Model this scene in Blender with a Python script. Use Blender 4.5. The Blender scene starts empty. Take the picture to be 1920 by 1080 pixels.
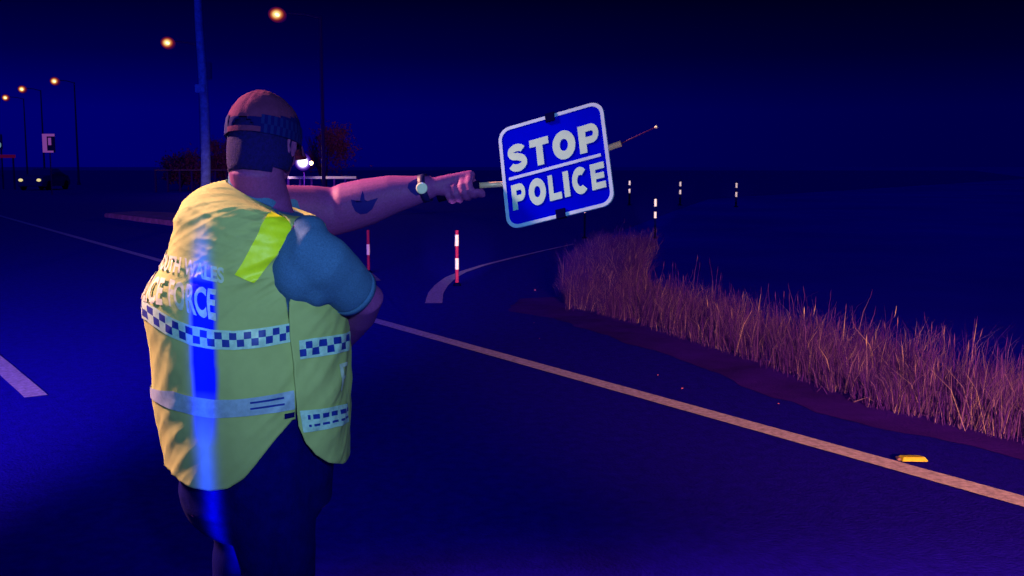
import bpy, bmesh, math, random
import numpy as np
from mathutils import Vector, Matrix, noise
random.seed(4); rng = np.random.default_rng(4)
R = math.radians; PI = math.pi
scn = bpy.context.scene
COL = scn.collection

# ------------------------------------------------------------------ camera
H = 1.58; FPX = 2000.0; HOR = 312.0
PITCH = math.atan((540 - HOR) / FPX)
cam_d = bpy.data.cameras.new('camera'); cam = bpy.data.objects.new('camera', cam_d); COL.objects.link(cam)
cam_d.sensor_width = 36; cam_d.lens = 36 * FPX / 1920; cam_d.clip_end = 3000; cam_d.clip_start = 0.05
cam.location = (0, 0, H); cam.rotation_euler = (PI / 2 - PITCH, 0, 0)
scn.camera = cam

# ------------------------------------------------------------------ world, lamps, exposure
w = bpy.data.worlds.new('World'); scn.world = w; w.use_nodes = True
nt = w.node_tree; nt.nodes.clear()
out = nt.nodes.new('ShaderNodeOutputWorld'); bg = nt.nodes.new('ShaderNodeBackground')
tc = nt.nodes.new('ShaderNodeTexCoord'); sep = nt.nodes.new('ShaderNodeSeparateXYZ')
nt.links.new(tc.outputs['Generated'], sep.inputs[0])
rz = nt.nodes.new('ShaderNodeValToRGB'); nt.links.new(sep.outputs['Z'], rz.inputs[0])
rz.color_ramp.elements[0].position = 0.0; rz.color_ramp.elements[0].color = (0.0, 0.0, 0.088, 1)
rz.color_ramp.elements[1].position = 0.165; rz.color_ramp.elements[1].color = (0.0, 0.0, 0.007, 1)
e = rz.color_ramp.elements.new(0.05); e.color = (0.0, 0.0, 0.092, 1)
e = rz.color_ramp.elements.new(0.10); e.color = (0.0, 0.0, 0.038, 1)
rx = nt.nodes.new('ShaderNodeMapRange'); rx.interpolation_type = 'SMOOTHSTEP'
nt.links.new(sep.outputs['X'], rx.inputs[0])
rx.inputs[1].default_value = -0.5; rx.inputs[2].default_value = 0.45; rx.inputs[3].default_value = 1.65; rx.inputs[4].default_value = 0.62
nt.links.new(rz.outputs[0], bg.inputs['Color']); nt.links.new(rx.outputs[0], bg.inputs['Strength'])
nt.links.new(bg.outputs[0], out.inputs[0])
scn.view_settings.view_transform = 'Standard'; scn.view_settings.look = 'None'
scn.view_settings.exposure = 0; scn.view_settings.gamma = 1

def aim(o, tgt):
    o.rotation_euler = (Vector(tgt) - o.location).to_track_quat('-Z', 'Y').to_euler()
def lamp(name, typ, loc, tgt, col, power, size=0.1, spot=60, blend=1.0, vis=True):
    d = bpy.data.lights.new(name, typ); o = bpy.data.objects.new(name, d); COL.objects.link(o)
    o.location = loc; d.color = col; d.energy = power
    if typ == 'SUN': d.angle = R(size)
    else: d.shadow_soft_size = size
    if typ == 'SPOT': d.spot_size = R(spot); d.spot_blend = blend
    aim(o, tgt)
    return o
# unseen blue fill from above, added to light the ground evenly
lamp('moon', 'SUN', (0, 0, 20), (3, 14, 0), (0.015, 0.05, 1.0), 0.34, 8)
# roof beacon of the patrol car behind the camera
lamp('patrol_beacon', 'SPOT', (-4.2, -3.0, 3.0), (-5.0, 16.0, 0.3), (0.0, 0.01, 1.0), 9500, 0.15, 43)
# patrol car spotlights
lamp('headlight_beam', 'SPOT', (2.2, -2.6, 1.9), (2.6, 14.0, 1.0), (1.0, 0.46, 0.11), 13000, 0.08, 42)
lamp('headlight_beam', 'SPOT', (-1.6, -2.6, 1.9), (-4.15, 8.2, 0.1), (1.0, 0.56, 0.24), 9000, 0.08, 22)
# light on top of the television camera
lamp('camera_light', 'SPOT', (0.25, -0.1, 1.95), (-0.42, 3.0, 1.33), (0.54, 0.96, 1.10), 190, 0.06, 40)
# added narrow beams at the camera, brightening post bands in place of retroreflection
for tx, ty, tz, pw, sz in ((5.35, 48.5, .82, 60000, 1.2), (7.65, 48.5, .82, 50000, 1.7), (9.35, 44.5, .76, 42000, 1.8), (3.22, 24.0, .70, 22000, 2.6), (-.73, 14.2, .5, 6500, 4.5)):
    lamp('long_throw_beam', 'SPOT', (0.0, 0.05, 1.60), (tx, ty, tz), (1.0, 0.9, 0.9), pw, 0.01, sz, .6)
# sodium street lamp standing left of the frame
lamp('sodium_lamp', 'SPOT', (-5.3, 4.8, 4.7), (-0.5, 2.95, 1.4), (1.0, 0.42, 0.27), 8500, 0.45, 32)
# added unseen fan of blue light, imitating a camera smear down the officer's back
streak_lamp = lamp('grille_strobe', 'SPOT', (-0.775, -1.2, 1.35), (-0.775, 3.0, 0.93), (0.0, 0.02, 1.0), 3200, 0.004, 15, .6)
st = streak_lamp.data; st.use_nodes = True; t_ = st.node_tree
em = [n for n in t_.nodes if n.type == 'EMISSION'][0]; tcn = t_.nodes.new('ShaderNodeTexCoord'); sx_ = t_.nodes.new('ShaderNodeSeparateXYZ')
t_.links.new(tcn.outputs['Normal'], sx_.inputs[0])
def mth(op, a, b=None):
    n = t_.nodes.new('ShaderNodeMath'); n.operation = op
    for i, v in enumerate((a, b)):
        if v is None: continue
        if isinstance(v, (int, float)): n.inputs[i].default_value = v
        else: t_.links.new(v, n.inputs[i])
    return n.outputs[0]
q_ = mth('DIVIDE', sx_.outputs['X'], sx_.outputs['Z']); q_ = mth('ADD', q_, 0.0); q_ = mth('DIVIDE', q_, 0.0058); q_ = mth('POWER', mth('ABSOLUTE', q_), 2.0)
t_.links.new(mth('POWER', 2.718, mth('MULTIPLY', q_, -1.0)), em.inputs['Strength'])

# ------------------------------------------------------------------ pixel <-> world helpers (used to measure positions)
cp, sp = math.cos(PITCH), math.sin(PITCH)
def U(px, py, y):
    a = (px - 960) / FPX; b = (540 - py) / FPX
    dx, dy, dz = a, cp + b * sp, -sp + b * cp
    s = y / dy
    return Vector((dx * s, y, H + dz * s))
def G(px, py, z=0.0):
    a = (px - 960) / FPX; b = (540 - py) / FPX
    dx, dy, dz = a, cp + b * sp, -sp + b * cp
    s = (z - H) / dz
    return Vector((dx * s, dy * s, z))
def proj(P):
    P = np.asarray(P, float); x = P[..., 0]; y = P[..., 1]; z = P[..., 2] - H
    d = y * cp - z * sp; v = y * sp + z * cp
    return 960 + FPX * x / d, 540 - FPX * v / d

# ------------------------------------------------------------------ materials
def mat(name, col, rough=0.8, spec=0.3, emit=None, es=1.0, metal=0.0, var=0.0, scale=20.0, bump=0.0, bscale=200.0, col2=None, detail=4, sheen=0, vec='Object'):
    m = bpy.data.materials.new(name); m.use_nodes = True; t = m.node_tree
    b = t.nodes['Principled BSDF']
    b.inputs['Base Color'].default_value = (*col, 1); b.inputs['Roughness'].default_value = rough
    b.inputs['Specular IOR Level'].default_value = spec; b.inputs['Metallic'].default_value = metal
    if emit: b.inputs['Emission Color'].default_value = (*emit, 1); b.inputs['Emission Strength'].default_value = es
    c = t.nodes.new('ShaderNodeTexCoord')
    if col2 or var:
        n = t.nodes.new('ShaderNodeTexNoise'); n.inputs['Scale'].default_value = scale; n.inputs['Detail'].default_value = detail
        n.inputs['Roughness'].default_value = 0.65
        t.links.new(c.outputs[vec], n.inputs['Vector'])
        r = t.nodes.new('ShaderNodeValToRGB'); t.links.new(n.outputs['Fac'], r.inputs[0])
        r.color_ramp.elements[0].position = 0.32; r.color_ramp.elements[1].position = 0.68
        a = [x * (1 - var) for x in col]; d = col2 if col2 else [min(1, x * (1 + var)) for x in col]
        r.color_ramp.elements[0].color = (*a, 1); r.color_ramp.elements[1].color = (*d, 1)
        t.links.new(r.outputs[0], b.inputs['Base Color'])
    if bump:
        n2 = t.nodes.new('ShaderNodeTexNoise'); n2.inputs['Scale'].default_value = bscale; n2.inputs['Detail'].default_value = 3
        t.links.new(c.outputs[vec], n2.inputs['Vector'])
        bp = t.nodes.new('ShaderNodeBump'); bp.inputs['Strength'].default_value = bump; bp.inputs['Distance'].default_value = 0.01
        t.links.new(n2.outputs['Fac'], bp.inputs['Height']); t.links.new(bp.outputs[0], b.inputs['Normal'])
    return m
M = {}
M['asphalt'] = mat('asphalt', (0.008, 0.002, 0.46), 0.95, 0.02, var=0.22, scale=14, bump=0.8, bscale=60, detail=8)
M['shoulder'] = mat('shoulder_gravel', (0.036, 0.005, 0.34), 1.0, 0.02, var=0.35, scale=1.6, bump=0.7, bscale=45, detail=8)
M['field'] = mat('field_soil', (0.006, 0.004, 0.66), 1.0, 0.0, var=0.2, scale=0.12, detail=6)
M['paint'] = mat('road_paint', (0.46, 0.33, 0.88), 0.8, 0.1, var=0.36, scale=26, bump=0.3, bscale=120, detail=8)
M['paint_far'] = mat('worn_road_paint', (0.30, 0.24, 0.50), 0.8, 0.2, var=0.35, scale=6, detail=6)
M['vest'] = mat('hi_vis_fabric', (0.40, 0.48, 0.22), 0.8, 0.15, var=0.07, scale=9, bump=0.25, bscale=700)
M['fluoro'] = mat('fluorescent_tape', (0.80, 0.98, 0.02), 0.45, 0.4, var=0.08, scale=40)
M['silver'] = mat('reflective_tape', (0.40, 0.64, 0.70), 0.4, 0.4, var=0.18, scale=60)
M['silver2'] = mat('dull_reflective_tape', (0.30, 0.42, 0.70), 0.4, 0.5, var=0.18, scale=45)
M['check'] = mat('blue_check_print', (0.01, 0.03, 0.36), 0.5, 0.3, var=0.2, scale=50)
M['bluestripe'] = mat('blue_strip_fabric', (0.0, 0.01, 0.98), 0.6, 0.2, var=0.05, scale=20)  # blue of the light streak painted on the vest
M['print'] = mat('white_vest_print', (0.50, 0.60, 0.62), 0.5, 0.3, var=0.2, scale=60)
M['shirt'] = mat('blue_shirt_cotton', (0.055, 0.145, 0.40), 0.9, 0.15, var=0.20, scale=260, bump=0.35, bscale=600, detail=2)
M['trouser'] = mat('navy_trouser_cloth', (0.001, 0.001, 0.15), 1.0, 0.05, var=0.2, scale=30, bump=0.2)
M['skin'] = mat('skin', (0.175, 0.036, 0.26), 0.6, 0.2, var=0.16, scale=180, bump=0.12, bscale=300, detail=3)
M['cap'] = mat('navy_cap_cloth', (0.095, 0.018, 0.12), 0.9, 0.06, var=0.15, scale=40, bump=0.3, bscale=500)
M['capdark'] = mat('cap_dark_band', (0.003, 0.003, 0.12), 0.9, 0.05)
M['capcheck'] = mat('cap_pale_check', (0.003, 0.008, 0.155), 0.8, 0.1)
M['hair'] = mat('dark_hair', (0.006, 0.002, 0.13), 0.9, 0.15, var=0.3, scale=120, bump=0.5, bscale=400)
M['eye'] = mat('eye_white', (0.5, 0.5, 0.55), 0.3, 0.5)
M['ink'] = mat('tattoo_ink', (0.010, 0.006, 0.19), 0.7, 0.1)
M['strap'] = mat('watch_strap', (0.004, 0.004, 0.10), 0.5, 0.3)
M['steel'] = mat('polished_steel', (0.8, 0.85, 0.8), 0.25, 0.5, metal=0.2)
M['leather'] = mat('black_leather', (0.004, 0.004, 0.03), 0.4, 0.4)
M['signblue'] = mat('sign_blue', (0.0, 0.001, 0.66), 0.6, 0.0, var=0.08, scale=9)
M['signwhite'] = mat('sign_white', (0.24, 0.50, 0.70), 0.5, 0.2, col2=(0.27, 0.56, 0.62), var=0.10, scale=14)
M['signedge'] = mat('sign_border', (0.24, 0.44, 0.86), 0.5, 0.2, var=0.12, scale=18)
M['tube'] = mat('pale_handle_tube', (0.62, 0.42, 0.36), 0.4, 0.4, metal=0.1)
M['black'] = mat('black_rubber', (0.001, 0.001, 0.05), 1.0, 0.0)
M['red'] = mat('red_post_plastic', (0.34, 0.010, 0.09), 0.6, 0.2)
M['band'] = mat('white_reflective_band', (0.95, 0.80, 0.78), 0.4, 0.3, emit=(1, .8, .85), es=0.0)
M['yellow'] = mat('yellow_plastic', (0.34, 0.27, 0.05), 0.6, 0.2, var=0.2, scale=60)
M['pole'] = mat('weathered_pole', (0.45, 0.60, 0.85), 0.9, 0.1, var=0.35, scale=7, bump=0.3, bscale=30, detail=8)
M['galv'] = mat('galvanised_steel', (0.16, 0.07, 0.26), 0.6, 0.3)
M['rail'] = mat('bright_galvanised_rail', (0.75, 0.75, 0.80), 0.5, 0.3)
M['galvdark'] = mat('dull_galvanised_steel', (0.04, 0.006, 0.20), 0.8, 0.1)
M['concrete'] = mat('kerb_concrete', (0.60, 0.16, 0.45), 0.9, 0.1, var=0.3, scale=3, bump=0.3, bscale=20)
M['lampcore'] = mat('sodium_lamp_glass', (1, .8, .4), emit=(1.0, 0.74, 0.28), es=3.0)
M['lampbowl'] = mat('sodium_lamp_bowl', (0.3, .03, .03), emit=(0.36, 0.015, 0.06), es=1.0)
def glow(name, stops):
    m = bpy.data.materials.new(name); m.use_nodes = True; t = m.node_tree; b = t.nodes['Principled BSDF']; b.inputs['Base Color'].default_value = (0, 0, 0.02, 1); b.inputs['Specular IOR Level'].default_value = 0
    c = t.nodes.new('ShaderNodeTexCoord'); mp = t.nodes.new('ShaderNodeVectorMath'); mp.operation = 'SUBTRACT'; mp.inputs[1].default_value = (.5, .5, .5)
    m2 = t.nodes.new('ShaderNodeVectorMath'); m2.operation = 'MULTIPLY'; m2.inputs[1].default_value = (2, 0, 2)
    ln = t.nodes.new('ShaderNodeVectorMath'); ln.operation = 'LENGTH'; r = t.nodes.new('ShaderNodeValToRGB')
    t.links.new(c.outputs['Generated'], mp.inputs[0]); t.links.new(mp.outputs[0], m2.inputs[0]); t.links.new(m2.outputs[0], ln.inputs[0]); t.links.new(ln.outputs['Value'], r.inputs[0])
    el = r.color_ramp.elements; el[0].position = 0; el[0].color = (*stops[0][1], 1); el[1].position = 1; el[1].color = (*stops[-1][1], 1)
    for p, cc in stops[1:-1]: q = el.new(p); q.color = (*cc, 1)
    t.links.new(r.outputs[0], b.inputs['Emission Color']); b.inputs['Emission Strength'].default_value = 1.0
    return m
M['lampbowl'] = glow('sodium_lamp_bowl_glow', [(0, (1.0, .82, .35)), (.34, (1.0, .70, .22)), (.55, (.55, .13, .04)), (.75, (.13, .005, .02)), (1, (.012, .0, .05))])  # red halo round each lamp painted as a radial ramp on the bowl
M['white_lamp'] = glow('white_flood_glow', [(0, (6, 6, 6)), (.48, (2.5, 2.5, 3)), (.62, (.55, .35, .9)), (.8, (.08, .02, .25)), (1, (.02, 0, .12))])  # glare round the floodlight painted as a fading rim of the glass
M['head_glass'] = mat('headlight_glass', (1, 1, .8), emit=(0.80, 0.66, 0.22), es=1.0)
M['carpaint'] = mat('dark_car_paint', (0.003, 0.002, 0.34), 0.8, 0.05)
M['foliage'] = mat('dry_red_foliage', (0.20, 0.03, 0.15), 0.9, 0.1, var=0.4, scale=3)
M['bark'] = mat('dark_bark', (0.04, 0.01, 0.10), 0.95, 0.05)
M['signpink'] = mat('far_sign_face', (0.02, 0.01, 0.16), 0.7, 0.1)
M['signframe'] = mat('far_sign_frame', (0.45, 0.18, 0.45), 0.6, 0.2, emit=(0.20, 0.05, 0.24), es=0.9)  # frame is no lamp; its lit look is put into emission

def grass_mat():
    m = bpy.data.materials.new('dry_grass_blades'); m.use_nodes = True; t = m.node_tree; b = t.nodes['Principled BSDF']
    g = t.nodes.new('ShaderNodeNewGeometry'); r = t.nodes.new('ShaderNodeValToRGB')
    t.links.new(g.outputs['Random Per Island'], r.inputs[0])
    el = r.color_ramp.elements
    el[0].position = 0; el[0].color = (0.030, 0.006, 0.28, 1); el[1].position = 1; el[1].color = (0.34, 0.22, 0.42, 1)
    for p, c in ((0.5, (0.045, 0.008, 0.34, 1)), (0.80, (0.075, 0.024, 0.36, 1)), (0.94, (0.15, 0.075, 0.34, 1))):
        q = el.new(p); q.color = c
    t.links.new(r.outputs[0], b.inputs['Base Color']); b.inputs['Roughness'].default_value = 0.9; b.inputs['Specular IOR Level'].default_value = 0.1
    return m
M['grass'] = grass_mat()

# ------------------------------------------------------------------ object helpers
def tag(o, label=None, cat=None, group=None, kind=None):
    for k, v in (('label', label), ('category', cat), ('group', group), ('kind', kind)):
        if v: o[k] = v
    return o
def obj(name, me, m=None, parent=None, smooth=False):
    if isinstance(me, bmesh.types.BMesh):
        bm = me; me = bpy.data.meshes.new(name); bm.to_mesh(me); bm.free()
    o = bpy.data.objects.new(name, me); COL.objects.link(o)
    for x in (m if isinstance(m, (list, tuple)) else [m]):
        if x: me.materials.append(x)
    if smooth: me.polygons.foreach_set('use_smooth', [True] * len(me.polygons))
    if parent:
        o.parent = parent; o.matrix_parent_inverse = Matrix.Translation(-parent.location)   # roots are never rotated
    return o
def empty(name, loc, *a, **k):
    o = bpy.data.objects.new(name, None); COL.objects.link(o); o.location = loc; o.empty_display_size = .1
    return tag(o, *a, **k)
def frame_of(d):
    d = Vector(d).normalized(); u = d.cross(Vector((0, 0, 1)))
    if u.length < 1e-3: u = Vector((1, 0, 0))
    u.normalize(); return d, u, d.cross(u).normalized()
def add_tube(bm, pts, rad, seg=10, caps=True, round_ends=False):
    """sweep a circle of varying radius along pts"""
    pts = [Vector(p) for p in pts]; rad = rad if isinstance(rad, (list, tuple)) else [rad] * len(pts)
    if round_ends:
        d0 = (pts[0] - pts[1]).normalized(); d1 = (pts[-1] - pts[-2]).normalized()
        pre = [(pts[0] + d0 * rad[0] * math.sin(a), rad[0] * math.cos(a)) for a in (1.5, 1.2, .8, .4)]
        post = [(pts[-1] + d1 * rad[-1] * math.sin(a), rad[-1] * math.cos(a)) for a in (.4, .8, 1.2, 1.5)]
        pts = [p for p, _ in pre] + pts + [p for p, _ in post]; rad = [r for _, r in pre] + list(rad) + [r for _, r in post]
    rings = []; u = None
    for i, p in enumerate(pts):
        d = (pts[min(i + 1, len(pts) - 1)] - pts[max(i - 1, 0)]).normalized()
        if u is None: _, u, _ = frame_of(d)
        u = (u - d * u.dot(d)).normalized(); v = d.cross(u)
        rings.append([bm.verts.new(p + (u * math.cos(2 * PI * k / seg) + v * math.sin(2 * PI * k / seg)) * rad[i]) for k in range(seg)])
    for a, b in zip(rings, rings[1:]):
        for k in range(seg): bm.faces.new((a[k], a[(k + 1) % seg], b[(k + 1) % seg], b[k]))
    if caps: bm.faces.new(rings[0][::-1]); bm.faces.new(rings[-1])
    return bm
def add_ell(bm, c, r, rot=None, seg=20):
    m = Matrix.Translation(Vector(c)) @ (rot.to_4x4() if rot else Matrix()) @ Matrix.Diagonal((*r, 1))
    bmesh.ops.create_uvsphere(bm, u_segments=seg, v_segments=seg // 2 + 2, radius=1, matrix=m)
def add_box(bm, lo, hi, mtx=None, bev=0):
    lo, hi = Vector(lo), Vector(hi); c = (lo + hi) / 2; s = hi - lo
    m = Matrix.Translation(c) @ Matrix.Diagonal((*s, 1))
    r = bmesh.ops.create_cube(bm, size=1, matrix=(mtx @ m) if mtx else m)
    if bev:
        es = list({e for v in r['verts'] for e in v.link_edges})
        bmesh.ops.bevel(bm, geom=es, offset=bev, segments=2, affect='EDGES')
def remesh(bm, voxel, smooth=4):
    bmesh.ops.recalc_face_normals(bm, faces=bm.faces)
    me = bpy.data.meshes.new('tmp'); bm.to_mesh(me); bm.free()
    o = bpy.data.objects.new('tmp', me); COL.objects.link(o)
    r = o.modifiers.new('r', 'REMESH'); r.mode = 'VOXEL'; r.voxel_size = voxel; r.use_smooth_shade = True
    if smooth:
        s = o.modifiers.new('s', 'SMOOTH'); s.factor = .5; s.iterations = smooth
    dg = bpy.context.evaluated_depsgraph_get(); me2 = bpy.data.meshes.new_from_object(o.evaluated_get(dg))
    bpy.data.objects.remove(o); return me2
def grid_mesh(name, P, faces_mat=None):
    """P: (rows, cols, 3)"""
    a, b = P.shape[:2]; me = bpy.data.meshes.new(name)
    idx = np.arange(a * b).reshape(a, b)
    F = np.stack([idx[:-1, :-1], idx[:-1, 1:], idx[1:, 1:], idx[1:, :-1]], -1).reshape(-1, 4)
    me.from_pydata(P.reshape(-1, 3).tolist(), [], F.tolist())
    if faces_mat is not None: me.polygons.foreach_set('material_index', np.asarray(faces_mat).reshape(-1).tolist())
    me.update(); return me
def poly(bm, pts):
    return bm.faces.new([bm.verts.new(p) for p in pts])

def displace(me, fn):
    n = len(me.vertices); co = np.empty(n * 3); me.vertices.foreach_get('co', co); no = np.empty(n * 3); me.vertices.foreach_get('normal', no)
    co = co.reshape(-1, 3); no = no.reshape(-1, 3)
    d = np.array([fn(Vector(c)) for c in co]); co += no * d[:, None]
    me.vertices.foreach_set('co', co.reshape(-1)); me.update()

# ================================================================== SETTING
# ground sheet to the horizon
bm = bmesh.new(); poly(bm, [(-1500, -60, -.012), (1500, -60, -.012), (1500, 2500, -.012), (-1500, 2500, -.012)])
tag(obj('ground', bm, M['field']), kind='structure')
# asphalt: everything on the traffic side of the grass verge
ge = [G(1905, 826), G(1640, 762), G(1400, 672), G(1180, 602), G(1080, 578), G(1048, 556)]
far = [G(1062, 500), G(1110, 462), G(1170, 430), G(1260, 396), G(1330, 372)]
d0 = (ge[0] - ge[1]).normalized()
bm = bmesh.new()
edge = [ge[0] + d0 * 25] + ge + far + [far[-1] + Vector((60, 90, 0)), Vector((180, 420, 0)), Vector((-420, 420, 0)), Vector((-420, -40, 0)), Vector((20, -40, 0))]
f = poly(bm, [(p.x, p.y, -.004) for p in edge]); bmesh.ops.triangulate(bm, faces=[f])
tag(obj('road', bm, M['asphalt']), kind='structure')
# gravel shoulder along the verge
inner = [G(1960, 905), G(1640, 830), G(1400, 742), G(1180, 668), G(1000, 612), G(900, 580)]
bm = bmesh.new()
outer_l = [ge[0] + d0 * 25] + ge; inner_l = [inner[0] + d0 * 25] + inner
vo = []; vi = []; wid = [.40, .40, .42, .52, .66, .74, .55]
for k in range(len(outer_l) - 1):
    for j in range(30):
        p = outer_l[k].lerp(outer_l[k + 1], j / 30); n_ = Vector((.94, .33, 0)); w_ = wid[k] + (wid[k + 1] - wid[k]) * j / 30
        q = p - n_ * (w_ + .16 * noise.noise(p * 1.1) + .05 * noise.noise(p * 5)); p = p + n_ * .1
        vo.append(bm.verts.new((p.x, p.y, .001))); vi.append(bm.verts.new((q.x, q.y, .001)))
for k in range(len(vo) - 1): bm.faces.new((vi[k], vi[k + 1], vo[k + 1], vo[k]))
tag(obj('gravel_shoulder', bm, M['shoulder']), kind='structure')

def stripe(name, pts, widths, m, z=.005, n=40, wob=.006):
    """a painted line through ground points with slightly worn edges"""
    pts = [Vector(p) for p in pts]; L = [0]
    for a, b in zip(pts, pts[1:]): L.append(L[-1] + (b - a).length)
    bm = bmesh.new(); prev = None
    for i in range(n + 1):
        s = L[-1] * (i / n) ** 1.5 if n > 60 else L[-1] * i / n
        k = max(j for j in range(len(L)) if L[j] <= s + 1e-9); k = min(k, len(pts) - 2)
        t = (s - L[k]) / (L[k + 1] - L[k]); p = pts[k].lerp(pts[k + 1], t)
        d = (pts[min(k + 1, len(pts) - 1)] - pts[k]).normalized(); wd = widths[k] * (1 - t) + widths[k + 1] * t
        nn = Vector((-d.y, d.x, 0)) * wd / 2
        j1 = 1 + random.uniform(-wob, wob) * 4; j2 = 1 + random.uniform(-wob, wob) * 4
        cur = (bm.verts.new((*(p + nn * j1).xy, z)), bm.verts.new((*(p - nn * j2).xy, z)))
        if prev: bm.faces.new((prev[0], prev[1], cur[1], cur[0]))
        prev = cur
    return tag(obj(name, bm, m), kind='structure')
a = G(1935, 946); b = G(0, 405); d = (b - a).normalized()
stripe('edge_line', [a - d * 3, a, a + d * 4, b, b + d * 60], [.155, .155, .15, .15, .15], M['paint'], n=400)
stripe('lane_dash', [G(-60, 632), G(68, 744)], [.15, .15], M['paint'], n=20)
# turning line sweeping into the side road
cur = [G(813, 569), G(817, 550), G(828, 535), G(845, 521), G(868, 510), G(905, 498), G(960, 484), G(1020, 470), G(1075, 458)]
stripe('turn_line', cur, [.20, .19, .18, .165, .12, .09, .08, .06, .04], M['paint'], n=60)
stripe('small_line', [G(690, 511), G(708, 527)], [.10, .10], M['paint_far'], n=8)
stripe('far_line', [G(640, 408), G(820, 398), G(1010, 388)], [.15, .15, .15], M['asphalt'], n=10)

# ------------------------------------------------------------------ dry roadside grass
def in_verge():
    # a band behind the grass front edge, and along the side road
    u = random.random()
    if u < .80:
        t = random.random(); L = (len(ge) - 1) * t ** 1.0; k = min(int(L), len(ge) - 2); p = ge[k].lerp(ge[k + 1], L - k)
        if random.random() < .25: p = ge[0] + d0 * random.uniform(0, 2.0)
        n = Vector((.93, .36, 0))
        return p + n * (abs(random.gauss(0, 1)) * .62 + random.uniform(-.08, .1)), 0
    t = random.random(); L = 2.2 * t; k = int(L); p = ([ge[-1]] + far)[k].lerp(([ge[-1]] + far)[k + 1], L - k)
    return p + Vector((random.uniform(0, 1.1), random.uniform(-1.5, .2), 0)), 1
V = []; F = []
def blade(p, h, lean, wd, ang, droop=.25):
    i = len(V); dx, dy = math.cos(ang) * wd / 2, math.sin(ang) * wd / 2
    lx, ly = lean
    V.append((p.x - dx, p.y - dy, -.01)); V.append((p.x + dx, p.y + dy, -.01))
    mx, my, mz = p.x + lx * .45 * h, p.y + ly * .45 * h, h * .58
    V.append((mx - dx * .75, my - dy * .75, mz)); V.append((mx + dx * .75, my + dy * .75, mz))
    V.append((p.x + lx * (1 + droop) * h, p.y + ly * (1 + droop) * h, h * (1 - abs(lx) * .12)))
    F.append((i, i + 1, i + 3, i + 2)); F.append((i + 2, i + 3, i + 4))
for _ in range(62000):
    p, far_side = in_verge()
    cl = noise.noise(Vector((p.x * 1.3, p.y * 1.3, 3.1)))
    cl2 = noise.noise(Vector((p.x * 4.5, p.y * 4.5, 8.1)))
    if cl2 < -.22 and random.random() < .75: continue
    h = .27 + .22 * cl + .16 * cl2 + random.random() ** 2 * .24
    if far_side: h *= .80
    elif p.y > 9.5: h *= .84
    h = max(.05, h * (.76 if not far_side else .95) * (1 - .16 * max(0, min(1, (p.x - 1.2) / 1.6))))
    if random.random() < .3: h *= .35
    lean = (random.gauss(.02 + .25 * cl, .30), random.gauss(0, .25))
    blade(p, h, lean, random.uniform(.0016, .0044) * (1.0 if not far_side else 1.5), random.uniform(-.6, .6))
me = bpy.data.meshes.new('dry_grass'); me.from_pydata(V, [], F)
tag(obj('dry_grass', me, M['grass']), 'tall dry purple brown grass growing along the right road edge', 'grass', kind='stuff')
# taller stalks with seed heads standing out of the verge
V = []; F = []
for _ in range(380):
    p, fs = in_verge(); h = random.uniform(.28, .52)
    lean = (random.gauss(.02, .15), random.gauss(0, .12)); ang = random.uniform(-.5, .5)
    blade(p, h, lean, .0075, ang, .1)
    q = Vector((p.x + lean[0] * h * 1.0, p.y + lean[1] * h, 0)); b0 = len(V)
    z0 = h * .93; r = .0042
    for k in range(4):
        V.append((q.x + r * math.cos(k * PI / 2), q.y + r * math.sin(k * PI / 2), z0))
    V.append((q.x - lean[0] * .04, q.y, z0 - .05)); V.append((q.x + lean[0] * .04, q.y, z0 + .05))
    for k in range(4): F.append((b0 + k, b0 + (k + 1) % 4, b0 + 5)); F.append((b0 + (k + 1) % 4, b0 + k, b0 + 4))
me = bpy.data.meshes.new('seed_stalks'); me.from_pydata(V, [], F)
tag(obj('seed_stalks', me, M['grass']), 'pale seed stalks rising above the dry grass', 'grass', kind='stuff')
# stray loose stems and stones on the shoulder
bm = bmesh.new()
for k in range(12):
    c = G(random.gauss(1610, 26), random.gauss(745, 11)); a_ = random.uniform(0, PI); l = random.uniform(.03, .09)
    add_tube(bm, [c + Vector((math.cos(a_) * -l, math.sin(a_) * -l, .004)), c + Vector((0, 0, random.uniform(.01, .06))), c + Vector((math.cos(a_) * l, math.sin(a_) * l, .012))], .003, 4)
tag(obj('loose_straw', bm, M['grass']), 'loose broken straw lying on the shoulder beside the grass', 'straw', kind='stuff')
bm = bmesh.new()
for k in range(5):
    px = random.uniform(1000, 1900); py = 560 + (px - 1000) * .30 + random.uniform(25, 95)
    c = G(px, py); s = random.uniform(.003, .007); add_ell(bm, c + Vector((0, 0, s * .3)), (s, s * .8, s * .6), seg=6)
for px, py in ((586, 897), (1003, 544), (1520, 702)):
    add_ell(bm, G(px, py), (.012, .01, .008), seg=6)
tag(obj('loose_gravel', bm, M['concrete']), 'small pale stones scattered over the road shoulder', 'gravel', kind='stuff')

# yellow marker lying by the edge line
c = G(1710, 864)
bm = bmesh.new()
v = [(-.062, -.030), (.078, -.034), (.056, .034), (-.075, .034)]
lo = [bm.verts.new((c.x + x, c.y + y, .004)) for x, y in v]; hi = [bm.verts.new((c.x + x * .82, c.y + y * .72, .026)) for x, y in v]
bm.faces.new(lo[::-1]); bm.faces.new(hi)
for k in range(4): bm.faces.new((lo[k], lo[(k + 1) % 4], hi[(k + 1) % 4], hi[k]))
bmesh.ops.bevel(bm, geom=list(bm.edges), offset=.003, segments=2, affect='EDGES')
mk = empty('road_marker', (c.x, c.y, .004), 'small flat yellow road marker lying beside the white edge line', 'road marker')
obj('marker_body', bm, M['yellow'], mk)
bm = bmesh.new(); add_box(bm, (c.x - .085, c.y - .02, .006), (c.x - .066, c.y + .024, .020), bev=.003)
obj('reflector', bm, M['galv'], mk)

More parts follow.
